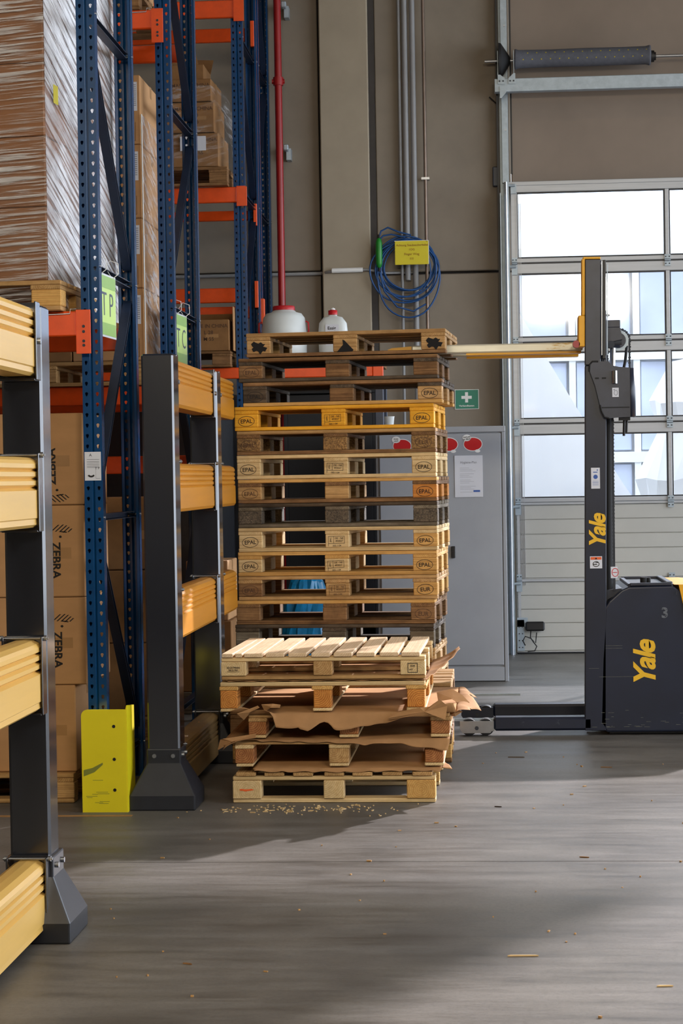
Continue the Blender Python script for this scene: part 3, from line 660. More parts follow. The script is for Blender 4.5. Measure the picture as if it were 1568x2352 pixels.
# ---- the tall stack: 17 pallets, x of the front left corner, pitch .1455
E = 'euro pallets in the tall stack'
T = [ # x, deck, deckfront, blocks, bottom, chip, stamps, label
 (-1.415, 'tan', 'tan', 'tan', 'brown', None, ('burn', 'burn2', 'burn'), 'brown euro pallet with scorched blocks lifted by the fork, topmost'),
 (-1.465, 'dark', 'brown', ('brown', 'brown', 'brown'), 'dark', None, ('epalf', None, None), 'dark weathered euro pallet directly under the topmost scorched one'),
 (-1.440, 'dark', 'brown', ('dark', 'brown', 'tan'), 'honey', None, ('epal', None, 'epal'), 'dark weathered euro pallet resting on the bright yellow one'),
 (-1.493, 'yellow', 'yellow', 'yellow', 'yellow', None, ('epal', 'ippc', 'epal'), 'bright yellow stained euro pallet, fourth from top of tall stack'),
 (-1.483, 'brown', 'tan', None, 'brown', 'chip', ('epalf', None, 'eurf'), 'brown euro pallet with pressed chip blocks under the yellow one'),
 (-1.485, 'pale', 'pale', 'pale', 'pale', None, ('epal', 'ippc', 'epal'), 'pale clean euro pallet in upper half, crisp oval marks, over brown one'),
 (-1.480, 'brown', 'honey', ('tan', 'tan', 'amber'), 'brown', None, ('epalf', None, 'epal'), 'mid brown euro pallet between pale clean one and grey chip block one'),
 (-1.480, 'grey', 'dark', None, 'grey', 'chipgrey', (None, None, None), 'dull grey euro pallet with grey chip blocks at mid height'),
 (-1.482, 'pale', 'pale', ('pale', 'pale', 'honey'), 'pale', None, ('epal', 'ippc', 'epal'), 'pale euro pallet directly below the grey chip block one'),
 (-1.487, 'honey', 'honey', ('pale', 'pale', 'honey'), 'honey', None, ('epal', 'ippc', 'epal'), 'honey coloured euro pallet, second below the grey chip block one'),
 (-1.487, 'tan', 'tan', ('brown', 'tan', 'honey'), 'tan', None, ('epalf', 'ippcf', 'eur'), 'tan euro pallet whose right block has the three letter oval mark'),
 (-1.503, 'brown', 'honey', 'brown', 'brown', None, (None, None, 'eurf'), 'brown dusty euro pallet with light front deck edge in lower half'),
 (-1.511, 'dark', 'dark', 'grey', 'dark', None, (None, None, None), 'grey weathered euro pallet just behind the low stack deck'),
 (-1.505, 'tan', 'tan', 'tan', 'tan', None, (None, None, None), 'tan euro pallet fourth from the floor in the tall stack'),
 (-1.500, 'pale', 'tan', 'tan', 'tan', None, (None, None, None), 'pale decked euro pallet third from the floor, tall stack'),
 (-1.505, 'brown', 'tan', 'brown', 'brown', None, (None, None, None), 'brown euro pallet second from the floor, tall stack'),
 (-1.500, 'brown', 'brown', 'brown', 'brown', None, (None, None, None), 'brown euro pallet on the floor under the tall stack')]
yw = .07
for i, (x, dk, df, bl, bt, ch, stp, lab) in enumerate(T):
    if i <= 12: z = 2.430-.1455*i-.144; sz = 1.
    else: z = (16-i)*.1348; sz = .93
    if i == 0: z += .004
    cm = {'chip': m_chip, 'chipgrey': m_chipgrey}.get(ch)
    euro_pallet(lab, (x, 11.90, z), yw+random.uniform(-.004, .004)*0 if False else -yw*-1*-1+random.uniform(-.006, .006), dk, bl, bt, stp, E, cm, sz, deckfront=df)
# ---- low brown stack squeezed between
for i, (x, lab) in enumerate([(-1.40, 'old brown euro pallet on the floor behind the low front stack'), (-1.41, 'old brown euro pallet, middle one behind the low front stack'), (-1.40, 'old brown euro pallet, top one behind the low front stack')]):
    euro_pallet(lab, (x, 10.82, .001+i*.1455), random.uniform(-.01, .0), 'tan' if i == 2 else 'brown', 'brown' if i else 'honey', 'brown', (None,)*3, 'old pallets behind the low front stack')

def oneway(label, loc, Wd, Dp, H, style, decks, blocks, stringer, bottom, yaw=0., tilt=0., stamps=(None,)*3, ndeck=9, bw=(.12, .095, .12), group='one-way pallets in the low front stack'):
    r = thing('one_way_pallet', label, 'pallet', loc, (tilt, 0, yaw), group); t = .020; mw = lambda k: W[k]
    hb = H-3*t if style == 'B' else H-t*3
    zs = (t/2, t+hb/2, t+hb+t/2, 2*t+hb+t/2)
    ys = (.06, Dp/2, Dp-.06)
    xs = (bw[0]/2, Wd/2, Wd-bw[2]/2)
    if style == 'B':      # deck boards run front to back, stringers and bottom boards run across
        for y in ys: plank('bottom_board', mw(bottom), Wd, .10, t-.001, (Wd/2, y, zs[0]), 'x', r); plank('stringer_board', mw(stringer), Wd, .10, t-.001, (Wd/2, y, zs[2]), 'x', r)
        if ndeck == 9: X = [.034, .083]+[.1535+i*.1087 for i in range(8)]; wds = [.054, .034]+[.089]*8
        else: X = [.06+i*(Wd-.12)/(ndeck-1.) for i in range(ndeck)]; wds = [.095]*ndeck
        for x, wd in zip(X, wds): plank('deck_board', mw(decks), Dp+random.uniform(-.012, .004), wd, t-.001, (x, Dp/2, zs[3]), 'y', r, jit=.008)
    else:                 # deck boards run across, stringers and bottom boards run front to back
        for x, wd in zip(xs, (.09, .10, .10)): plank('stringer_board', mw(stringer), Dp, wd, t-.001, (x, Dp/2, zs[2]), 'y', r, jit=.006); plank('bottom_board', mw(bottom), Dp, wd-.008, t-.006, (x, Dp/2, zs[0]+.002), 'y', r)
        n = ndeck
        for i in range(n): plank('deck_board', mw(decks), Wd, .095, t-.001, (Wd/2, .0475+i*(Dp-.095)/(n-1.), zs[3]), 'x', r, jit=.002)
    for j, y in enumerate(ys):
        for i, x in enumerate(xs):
            bl = blocks if isinstance(blocks, str) else blocks[i]
            k = plank('block', mw(bl), (.10 if style == 'B' else .12) if True else 0, bw[i] if j == 0 or style == 'B' else .09, hb-.001, (x, y-(.01 if style == 'B' else 0), zs[1]), 'y', r, c=.003, jit=.02)
            if j == 0 and stamps[i]:
                L = .05 if style == 'B' else .06
                obj('stamp', stamp_mesh(stamps[i]), k, (-L-.0015, 0, 0), (0, 0, -PI/2))
    return r
Y0 = 9.49
oneway('pale one-way pallet lying on the floor, bottom of the low front stack', (-1.231, Y0, .001), .975, 1.16, .148, 'B', 'tan', ('pale', 'pale', 'honey'), 'pale', 'pale', -.012, 0, ('orange', None, None), 7, (.137, .098, .137))
oneway('one-way pallet second from floor, log ring end grain on middle block', (-1.216, Y0, .172), 1.0, 1.12, .130, 'C', 'tan', ('rust', 'tan', 'rust'), 'pale', 'pale', -.006, 0, (None,)*3, 6, (.09, .095, .088))
oneway('one-way pallet in the middle of the low stack under torn kraft paper', (-1.15, Y0+.01, .308), .965, 1.12, .122, 'C', 'tan', 'rust', 'tan', 'pale', -.004, 0, (None,)*3, 6, (.085, .09, .09))
oneway('one-way pallet with orange end grain blocks, second from top of low stack', (-1.283, Y0, .437), .983, 1.14, .146, 'C', 'pale', 'amber', 'honey', 'pale', -.006, 0, (None,)*3, 6, (.082, .084, .084))
oneway('fresh pale slatted one-way pallet on top of the low front stack', (-1.276, Y0-.01, .594), .98, .98, .128, 'B', 'fresh', ('pale', 'tan', 'pale'), 'pale', 'tan', -.012, -.004, ('number', None, 'square'), 9, (.120, .09, .118))

# ---- torn kraft sheets between the pallets of the low stack
def sheet(label, x0, x1, y0, y1, z0, front, right, seed, th=.0018):
    """front/right: function giving (overhang, slope, curl) along the edge, overhang in metres"""
    rg = random.Random(seed); b = MB(); nu, nv, m_ = 70, 12, 6
    t = thing('kraft_sheet', label, 'packing sheet', (0, 0, 0), group='kraft sheets between the pallets of the low stack')
    vs = []; F = []
    def bend(d, s, c): return s*d+c*d*d*8
    # flat sheet with front flap
    rows = [('f', k/float(m_)) for k in range(m_, 0, -1)]+[('i', 0.), ('i', 1.)]
    for kind, v in rows:
        for i in range(nu+1):
            u = i/float(nu); x = x0+(x1-x0)*u
            if kind == 'f':
                L, s, c = front(u); d = L*v; vs.append((x+.01*math.sin(u*40+v*3)*v, y0-d*math.sqrt(max(.05, 1-min(.95, s*s))) , z0+bend(d, s, c)+.003*math.sin(u*55+seed)*v))
            else: vs.append((x, y0+(y1-y0)*v, z0+.0005))
    w_ = nu+1
    F = [(r*w_+i, r*w_+i+1, (r+1)*w_+i+1, (r+1)*w_+i) for r in range(len(rows)-1) for i in range(nu)]
    b.add(vs, F, 0, True)
    if right:
        vs = []; nn = 40
        for k in range(m_+1):
            for i in range(nn+1):
                u = i/float(nn); L, s, c = right(u); d = L*k/float(m_)
                vs.append((x1+d, y0+(y1-y0)*u, z0+.0005+bend(d, s, c)+.004*math.sin(u*30+seed)*k/float(m_)))
        b.add(vs, [(k*(nn+1)+i, k*(nn+1)+i+1, (k+1)*(nn+1)+i+1, (k+1)*(nn+1)+i) for k in range(m_) for i in range(nn)], 0, True)
    me = b.mesh('sheet', m_kraft); o = obj('paper', me, t); md = o.modifiers.new('s', 'SOLIDIFY'); md.thickness = th; md.offset = 0
    return t
def saw(u, pts):
    for (a, va), (c, vc) in zip(pts, pts[1:]):
        if a <= u <= c: return va+(vc-va)*(u-a)/max(1e-6, c-a)
    return pts[-1][1]
sheet('torn kraft sheet hanging in a ragged flap under the orange end grain blocks', -1.235, -.155, Y0-.012, 10.6, .4325,
      lambda u: (saw(u, [(0, .03), (.05, .055), (.10, .02), (.16, .045), (.2, .02), (.201, .075), (.30, .075), (.31, .085), (.36, .09), (.40, .05), (.42, .045), (.46, .085), (.54, .085), (.58, .065), (.66, .06), (.72, .045), (.86, .03), (.93, .06), (1, .05)]),
                 saw(u, [(0, .5), (.08, .8), (.15, .6), (.19, .3), (.2, -.85), (.70, -.9), (.82, .0), (.9, .7), (1, .9)]), 0),
      lambda u: (saw(u, [(0, .03), (.1, .07), (.25, .05), (.4, .12), (.55, .06), (.8, .10), (1, .03)]), saw(u, [(0, .6), (.3, .2), (.5, .7), (1, .1)]), -.9), 3)
sheet('kraft sheet with a pointed flap sticking out at the left', -1.27, -.185, Y0-.004, 10.6, .3045,
      lambda u: (saw(u, [(0, .07), (.06, .05), (.12, .03), (.2, .012), (.5, .02), (.62, .035), (.75, .02), (.9, .05), (1, .06)]), saw(u, [(0, -.6), (.07, .1), (.15, .25), (.2, -.4), (1, -.85)]), 0), None, 8)
sheet('folded kraft sheet lying on the bottom pallet of the low stack', -1.13, -.225, Y0-.003, 10.6, .1665,
      lambda u: (saw(u, [(0, .01), (.1, .015), (.5, .019), (.9, .014), (1, .018)]), -.90, 0), lambda u: (saw(u, [(0, .05), (.2, .01), (1, .01)]), -.1, 0), 12)
sheet('kraft sheet under the top pallet, curling up at its right end', -1.25, -.30, Y0+.004, 10.5, .5885,
      lambda u: (.004, 0, 0), lambda u: (saw(u, [(0, .005), (.3, .06), (.6, .12), (.8, .16), (1, .15)]), .12, .28), 17)

def scrap(label, pts, y, seed, lean_=.0):
    t = thing('kraft_scrap', label, 'packing sheet', (0, 0, 0), group='loose kraft flaps on the low stack')
    rg = random.Random(seed); b = MB(); n = len(pts); cx = sum(p[0] for p in pts)/n; cz = sum(p[1] for p in pts)/n
    vs = [(cx, y-.012, cz)]+[(p[0], y+rg.uniform(-.022, .016)+lean_*(p[1]-cz), p[1]) for p in pts]
    b.add(vs, [(0, 1+i, 1+(i+1) % n) for i in range(n)]); o = b.build('paper', m_kraft, t); md = o.modifiers.new('s', 'SOLIDIFY'); md.thickness = .0016
scrap('curled kraft flap at the left of the torn sheet', [(-1.197, .439), (-1.168, .405), (-1.139, .439), (-1.088, .466), (-1.098, .474)], 9.455, 1)
scrap('small raised kraft flap left of the middle block', [(-1.081, .48), (-1.063, .444), (-1.037, .467), (-.99, .467), (-.988, .477), (-1.026, .483)], 9.44, 2)
scrap('large raised kraft fold at the right front corner of the low stack', [(-.475, .414), (-.464, .405), (-.388, .417), (-.278, .425), (-.236, .437), (-.224, .416), (-.203, .403), (-.193, .467), (-.214, .488), (-.227, .501), (-.278, .461), (-.324, .461), (-.413, .441)], 9.44, 3)
scrap('pale lit kraft curl jutting out right of the low stack', [(-.255, .478), (-.247, .441), (-.224, .454), (-.185, .453), (-.145, .431), (-.119, .404), (-.092, .431), (-.131, .466), (-.18, .491)], 9.9, 4, 1.5)
scrap('small pale kraft flap under the curl right of the low stack', [(-.195, .433), (-.185, .401), (-.159, .399), (-.124, .418), (-.154, .431)], 9.6, 5, .8)
scrap('pointed kraft strip drooping at the left side of the low stack', [(-1.297, .262), (-1.291, .264), (-1.26, .307), (-1.166, .317), (-1.11, .321), (-1.11, .338), (-1.268, .317), (-1.284, .311)], 9.46, 6)
# ============================================================ racking
def upright_mesh(z1):
    key = ('upright', z1)
    if key in _cache: return _cache[key]
    b = MB(); w2, g = .045, .007; n = int(z1/.05)
    def hole(cx, cz):
        P = []
        for k in range(8):
            a = PI/8+2*PI*k/8; rx = .0085 if math.sin(a) > 0 else .0058; P.append((cx+rx*math.cos(a), cz+.0035+(.0085 if math.sin(a) > 0 else .0125)*math.sin(a)))
        return P
    for k in range(n):
        za, zc = k*.05, (k+1)*.05
        for xa, xb in ((-w2, -g), (g, w2)):
            H = hole((xa+xb)/2, za+.025); cx, cz = (xa+xb)/2, za+.025
            O = [(xb, cz+.007), (cx+.01, zc), (cx-.01, zc), (xa, cz+.007), (xa, cz-.007), (cx-.01, za), (cx+.01, za), (xb, cz-.007)]
            corners = [(xb, zc), None, (xa, zc), None, (xa, za), None, (xb, za), None]
            vs = [(p[0], 0, p[1]) for p in O+H]; F = []
            for i in range(8):
                j = (i+1) % 8
                if corners[i] is not None:
                    q = len(vs); vs.append((corners[i][0], 0, corners[i][1])); F.append((i, q, j, 8+j, 8+i))
                else: F.append((i, j, 8+j, 8+i))
            b.add(vs, F)
            b.add([(p[0], 0, p[1]) for p in H]+[(p[0], .003, p[1]) for p in H], [(i, (i+1) % 8, 8+(i+1) % 8, 8+i) for i in range(8)])
    z1 = n*.05
    for s in (-1, 1):
        b.box(min(s*w2, s*(w2-.002)), max(s*w2, s*(w2-.002)), 0.0005, .065, 0, z1)
        b.box(min(s*w2, s*(w2-.016)), max(s*w2, s*(w2-.016)), .063, .065, 0, z1)
        b.add([(s*g, 0, 0), (0, .008, 0), (0, .008, z1), (s*g, 0, z1)], [(0, 1, 2, 3)])
    b.box(-.055, .055, -.01, .08, 0, .006)
    me = b.mesh('upright', m_blue); _cache[key] = me; return me
def brace(p0, p1, parent, m=None, w=.032, d=.046):
    p0, p1 = Vector(p0), Vector(p1); L = (p1-p0).length; b = MB()
    b.box(-d/2, -d/2+.003, 0, L, -w/2, w/2); b.box(-d/2+.003, d/2, 0, L, -w/2, -w/2+.003); b.box(-d/2+.003, d/2, 0, L, w/2-.003, w/2)
    a = math.atan2(p1[2]-p0[2], p1[1]-p0[1])
    return b.build('brace', m or m_bluedark, parent, p0, (a, 0, 0))
def rack_frame(label, y0, depth, z1, phase, zoff=.18, group='blue rack frames'):
    r = thing('pallet_rack', label, 'rack frame', (-1.866, y0, 0), group=group)
    obj('upright', upright_mesh(z1), r, (0, 0, 0)); obj('upright', upright_mesh(z1), r, (0, depth, 0), (0, 0, PI))
    z = zoff; k = phase
    ya, yb = .035, depth-.035
    hz = []
    while z < z1-.1:
        b = brace((.0, ya, z), (.0, yb, z), r, m_bluedark); b.name = 'horizontal_brace'; hz.append(z)
        zn = z+1.205
        if zn < z1-.1:
            if k % 2 == 0: dgn = brace((.0, ya, zn-.09), (.0, yb, z+.09), r)
            else: dgn = brace((.0, yb, zn-.09), (.0, ya, z+.09), r)
            dgn.name = 'diagonal_brace'
        k += 1; z = zn
    for q in hz:
        for yy in (.03, depth-.03):
            if 'bolt' not in _cache: bb = MB(); bb.cyl((-.045, 0, 0), (.05, 0, 0), .007, 6); _cache['bolt'] = bb.mesh('bolt', m_steel)
            obj('bolt', _cache['bolt'], r, (0, yy, q))
    return r
r1 = rack_frame('blue perforated rack frame standing behind the yellow guard, nearest', 9.42, 1.05, 5.6, 0)
b = MB(); quad(b, -.040, .037, 1.565, 1.70, -.0015, 0); b.box(-.041, .038, -.0012, -.0006, 1.564, 1.701)
pl = b.build('load_plate', m_paper, r1)
b = MB(); put_text(b, 'T P', .016, .02, 1.622, y=-.003); [quad(b, -.03, .03, z, z+.0012, -.003) for z in (1.664, 1.655, 1.648, 1.64, 1.632, 1.626)]
quad(b, .012, .0128, 1.575, 1.625, -.003); quad(b, .012, .034, 1.574, 1.575, -.003); put_text(b, 'A', .02, -.012, 1.685, y=-.003)
n = 10
vs = [(-.010+.021*math.cos(PI+PI*i/n), -.003, 1.60+.021*math.sin(PI+PI*i/n)) for i in range(2, n-1)]+[(-.010+.013*math.cos(PI+PI*i/n), -.003, 1.60+.013*math.sin(PI+PI*i/n)) for i in range(n-2, 1, -1)]
b.add(vs, [tuple(range(len(vs)))]); b.build('plate_print', m_ink, pl)
rack_frame('blue perforated rack frame behind the middle barrier post', 11.75, 1.08, 6.5, 1)
rack_frame('blue perforated rack frame in the far bay left of the red pipe', 15.41, 1.0, 7.5, 1)
rack_frame('blue perforated rack frame against the back wall, farthest', 16.50, .85, 7.5, 0)
def beam(label, x0, x1, y, z, h=.118, conn=1, group='orange rack beams', m=None, drop=.085, name='rack_beam', wire=False):
    t = thing(name, label, 'rack beam', (x0, y, z), group=group); L = x1-x0
    B('beam_profile', m or m_orange, 0, L, 0, .045, 0, h, t, .006)
    if conn:
        s = 1 if conn > 0 else -1
        b = MB(); xx = L if s > 0 else 0
        b.cbox(xx-.002, xx+.068, -.006, .0, -drop, h+.006, .001); q = b.build('end_connector', m or m_orange, t)
        b = MB()
        for zz in (.045, .02, -.025, -.045): b.cyl((xx+.035, -.009, zz), (xx+.035, -.006, zz), .0075, 6)
        b.build('connector_bolt', m_cabdark, q)
    if wire:
        b = MB(); b.tube([(L-.32, -.006, h-.02), (L-.03, -.006, h-.012), (L-.028, -.002, h+.01), (L, .0, h+.01)], .003, 6); b.build('locking_wire', m_steel, t)
    return t
G2 = 'orange rack beams'
beam('bright orange beam of the nearest rack, beside the near barrier post', -4.6, -1.925, 9.375, 2.253, wire=True)
beam('rear orange beam of the nearest rack', -4.6, -1.925, 10.47, 2.253, conn=0)
beam('orange beam of the middle rack seen behind the nearest upright', -4.6, -1.92, 11.70, 2.012, .113)
beam('rear orange beam of the middle rack, first level', -4.6, -1.92, 12.83, 2.012, .113, conn=0)
beam('low dark orange beam far behind the nearest rack', -4.6, -1.92, 12.84, 1.61, .113, conn=0)
beam('orange beam of the middle rack at the top of the picture', -4.6, -1.92, 11.70, 4.232, .11, wire=True)
beam('rear orange beam of the middle rack near the top', -4.6, -1.92, 12.83, 4.272, .11, conn=0)
for z, h, lab in ((2.345, .085, 'orange beam of the far rack beside the barrier end'), (3.71, .118, 'orange beam of the far rack carrying the wrapped old cartons'), (5.136, .134, 'highest orange beam of the far rack')):
    beam(lab, -4.8, -1.88 if z > 3 else -1.83, 15.36, z, h, drop=.032)
    if z > 3:
        B('end_cap', m_orange, 3.0-.08, 3.0+.0, -.012, -.006, -.032, h, C.objects[-1].parent if False else [o for o in C.objects if o.name.startswith('rack_beam') and o.parent is None][-1], .001)
for z, h, lab in ((3.025, .12, 'dark orange rear beam of the far rack, lowest'), (3.70, .08, 'dark orange rear beam of the far rack, middle'), (5.17, .11, 'dark orange rear beam of the far rack, highest')):
    t = beam(lab, -4.8, -1.915, 16.36, z, h, conn=0)
    B('end_connector', m_orange, 2.935, 2.965, -.03, .04, -.05, h+.05, t, .003)
t = beam('dark orange beam of the wall side rack', -4.8, -1.915, 16.47, 2.9, .1, conn=0); B('end_connector', m_orange, 2.935, 3.0, -.02, .05, -.05, .16, t, .003)
# aisle signs hanging from the braces
def aisle_sign(label, y, txt):
    t = thing('aisle_sign', label, 'sign', (-1.835, y, 2.42), (0, .0, PI/2), group='lime aisle signs'); t.rotation_euler = (0, 0, PI/2-.06)
    B('sleeve', m_sleeve, -.175, .175, 0, .003, -.155, .155, t, .001)
    b = MB(); quad(b, -.165, .165, -.145, .145, -.0008); c_ = b.build('card', m_signgreen, t)
    b = MB(); quad(b, -.165, .165, .085, .145, -.0016); b.build('colour_band', m_signdark, c_); b = MB(); quad(b, -.165, .165, -.145, -.085, -.0016); b.build('colour_band', m_signdark, c_)
    b = MB(); put_text(b, txt, .17, 0, .0, y=-.0022, bold=-.01, sx=1.0, spacing=1.5); b.build('lettering', m_bluedark, c_)
    b = MB()
    for s in (-.12, .12): b.tube([(s, .0, .145), (s+.01, -.028, .17), (s, -.028, .22), (s, .012, .235), (s-.01, .035, .20), (s, .006, .15)], .0022, 6, closed=True)
    b.build('cable_tie', m_white, t); return t
aisle_sign('lime green aisle sign tied to the nearest rack frame', 9.69, 'TP')
aisle_sign('lime green aisle sign tied to the middle rack frame', 12.08, 'TC')

# ---- yellow upright guard
t = thing('upright_guard', 'yellow steel angle guard bolted in front of the nearest rack upright', 'rack guard', (-1.913, 9.25, 0))
b = MB(); hh, ww, r_ = .485, .212, .03
poly = [(0, 0), (ww, 0), (ww, hh)]+[(r_-r_*math.cos(a), hh-r_+r_*math.sin(a)) for a in [PI/2-PI/2*k/5. for k in range(6)]]
b.prism(poly, 0, .006, 'y'); b.build('front_plate', m_guard, t)
b = MB(); b.prism([(.001, 0), (.20, 0), (.20, hh+.0), (.03, hh+.016), (.001, hh)], ww-.001, ww+.005, 'x'); b.build('side_plate', m_guard, t)
b = MB(); [b.cyl((.155, -.0012, z), (.155, .002, z), .008, 12) for z in (.105, .25, .405)]; b.build('hole', m_black, t)
b = MB(); rg = random.Random(9)
for k in range(9): x = .01+rg.random()*.08; z = .04+rg.random()*.12; quad(b, x, x+.02+.05*rg.random(), z, z+.0022, -.0008)
b.add([(.008, -.0008, .17), (.06, -.0008, .19), (.10, -.0008, .225), (.10, -.0008, .235), (.05, -.0008, .21), (.008, -.0008, .20)], [(0, 1, 2, 3, 4, 5)]); b.build('scuff', paint('dark scuff', (120, 124, 40), .6), t)

# ============================================================ rack protection barriers
prof = [(0, .238), (.03, .236), (.050, .226), (.058, .214), (.058, .200), (.045, .193), (.058, .186), (.058, .172), (.045, .164), (.058, .156), (.058, .143), (.043, .134), (.061, .124), (.061, .032), (.056, .028), (.058, .010), (.045, 0)]
full = prof+[(-x, z) for x, z in prof[::-1] if x > 0]
prof2 = [(0, .238), (.03, .236), (.050, .226), (.058, .214), (.058, .205), (.051, .199), (.058, .192), (.058, .180), (.051, .174), (.058, .167), (.058, .155), (.051, .149), (.058, .142), (.058, .130), (.051, .124), (.060, .116), (.061, .015), (.050, 0)]
full2 = prof2+[(-x, z) for x, z in prof2[::-1] if x > 0]
RZ = (.038, .786, 1.405, 1.915)
def barrier(label, posts, ylast, poly, xc=-1.553, hw=.0735, hd=.08, s=.157):
    t = thing('rack_barrier', label, 'barrier', (xc, posts[0], 0), group='rack end barriers')
    for y in posts:
        y -= posts[0]
        q = B('post', m_post, -hw, hw, y-hd, y+hd, .02, 2.16, t, .009)
        b = MB(); h1, h2 = .07, .215; k = .082; N4 = [(-s, -s), (s, -s), (s, s), (-s, s)]
        vs = [(a, y+c_, 0) for a, c_ in N4]+[(a, y+c_, h1) for a, c_ in N4]+[(a*k/s, y+c_*k/s*1.05, h2) for a, c_ in N4]+[(a*k/s, y+c_*k/s*1.05, h2+.07) for a, c_ in N4]
        F = [(0, 3, 2, 1)]+[(r*4+i, r*4+(i+1) % 4, r*4+4+(i+1) % 4, r*4+4+i) for r in range(3) for i in range(4)]+[(12, 13, 14, 15)]
        b.add(vs, F); bs = b.build('base', m_base, t)
        md = bs.modifiers.new('b', 'BEVEL'); md.width = .007; md.segments = 2
        for a in (-.045, .045):
            b = MB(); b.cyl((a, y-.094, .25), (a, y-.086, .25), .010, 8); b.build('base_bolt', m_steel, bs)
            b = MB(); b.cyl((.082, y+a, .25), (.093, y+a, .25), .010, 8); b.build('base_bolt', m_steel, bs)
    ends = [p-posts[0] for p in posts]
    spans = list(zip(ends, ends[1:]))+([(ends[-1], ylast-posts[0])] if ylast else [])
    for j, (ya, yb) in enumerate(spans):
        for i, z in enumerate(RZ):
            b = MB(); b.prism(poly, ya+.09, yb-.088, 'y'); b.build('rail', m_raildirty if (i == 0 and posts[0] > 8) else (m_raillit if posts[0] < 8 else m_rail), t, (0, 0, z))
            if ylast and j == len(spans)-1: es = [(ya, 1)]
            else: es = [(ya, 1), (yb, -1)]
            for ye, sg in es:
                b = MB(); a0, a1 = (ye+.081, ye+.125) if sg > 0 else (ye-.135, ye-.081)
                for sx in (-1, 1): b.cbox(min(sx*.063, sx*.070), max(sx*.063, sx*.070), a0, a1, z-.014, z+.25, .002)
                b.cbox(-.063, .063, a0, a1, z-.016, z-.008, .002)
                pa, pb = sg*(hd+.001)+ye, sg*.087+ye
                b.cbox(-.068, .068, min(pa, pb), max(pa, pb), z-.014, z+.25, .002)
                br = b.build('bracket', m_post, t)
                b = MB(); ym = (a0+a1)/2; zz = z+(.244 if i else .244) if i != 3 else z+.118
                if i == 3:
                    b.cyl((.070, ym, zz), (.079, ym, zz), .011, 8)
                else: b.cyl((-.085, ym, z+.244), (.085, ym, z+.244), .0045, 8); b.cyl((.070, ym, z+.244), (.080, ym, z+.244), .010, 6); b.cyl((-.080, ym, z+.244), (-.070, ym, z+.244), .010, 6)
                b.build('clamp_bolt', m_steel, br)
    return t
barrier('near black and yellow rack barrier at the left picture edge', [5.15, 6.74], None, full, -1.563, .070, .066, .150)
barrier('far black and yellow rack barrier running back to the pallet stack', [9.44, 10.98], 11.87, full2, -1.54, .077)
t = thing('post_lettering', 'small printed text on the right side of the middle barrier post', 'label', (-1.4655, 9.44, 1.55))
b = MB(); put_text(b, 'RACK BARRIER', .03, 0, 0, rot=PI/2, y=0, plane='x', bold=.02); b.build('print', m_cabdark, t); bpy.data.objects.remove([c for c in t.children][0]); bpy.data.objects.remove(t)

# ============================================================ loads in the racks
def carton(label, x0, x1, y0, y1, z0, z1, m=None, group=None, prints=None, tape=True, rot=0.):
    cx, cy = (x0+x1)/2, (y0+y1)/2; t = thing('carton', label, 'box', (cx, cy, z0), (0, 0, rot), group)
    w2, d2, h = (x1-x0)/2, (y1-y0)/2, z1-z0
    body = B('carton_body', m or m_card, -w2, w2, -d2, d2, 0, h, t, .005)
    if tape:
        for q_ in ((-w2+.001, w2-.001, -.028, .028, h-.0003, h+.0008), (w2-.0003, w2+.0008, -.028, .028, h-.07, h-.001), (w2*.25, w2*.25+.1, -d2-.0008, -d2+.0003, h*.42, h*.54)):
            b = MB(); b.box(*q_); b.build('tape', m_tape, t)
    if prints: prints(t, w2, d2, h)
    return t
def zebra(up):
    def f(t, w2, d2, h):
        b = MB(); y = -d2-.0012; x = -w2*.0+.035*0+f.x-t.location[0]
        rot = PI/2 if up else -PI/2
        zt = h*.42 if up else h*.40
        put_text(b, 'ZEBRA', .058, x, zt, rot=rot, y=y, bold=.03, sx=1.02)
        ez = zt-.155 if up else zt+.155; s = -1 if up else 1
        ex = x+.022
        for k, (l0, l1) in enumerate([(-.034, .010), (-.030, .024), (-.020, .030), (-.012, .030), (.004, .030)]):     # striped emblem
            ox, oz = -.016+.0125*k, s*(.012-.008*k); dx, dz = .72, .70*s*.9
            p0 = (ex+ox+dx*l0, ez+oz+dz*l0); p1 = (ex+ox+dx*l1, ez+oz+dz*l1)
            b.add([(p0[0], y, p0[1]), (p0[0]+.0075, y, p0[1]), (p1[0]+.0075, y, p1[1]), (p1[0], y, p1[1])], [(0, 1, 2, 3)])
        b.add([(ex+.002, y, ez-s*.012), (ex+.034, y, ez-s*.016), (ex+.034, y, ez-s*.021), (ex+.002, y, ez-s*.017)], [(0, 1, 2, 3)])
        disc(b, ex+.002, ez-s*.040, .007, .006, y, n=12)
        b.build('lettering', m_ink, t)
    return f
zf_up, zf_dn = zebra(True), zebra(False); zf_up.x = -2.100; zf_dn.x = -2.088
euro_pallet('wooden pallet on the floor under the nearest rack', (-3.21, 9.52, .001), 0, 'tan', 'tan', 'tan', (None,)*3, 'pallets under rack loads')
euro_pallet('wooden pallet on the floor further back under the nearest rack', (-3.21, 10.36-.0, .001), 0, 'brown', 'brown', 'brown', (None,)*3, 'pallets under rack loads') if False else None
zz = [.147, .572, 1.0, 1.4485, 1.897]
labs = ['plain brown carton lying on the floor pallet, lowest in the column', 'brown carton with striped emblem, second from the floor', 'brown carton with striped emblem at mid height by the upright', 'brown carton with upward reading lettering, top of the column']
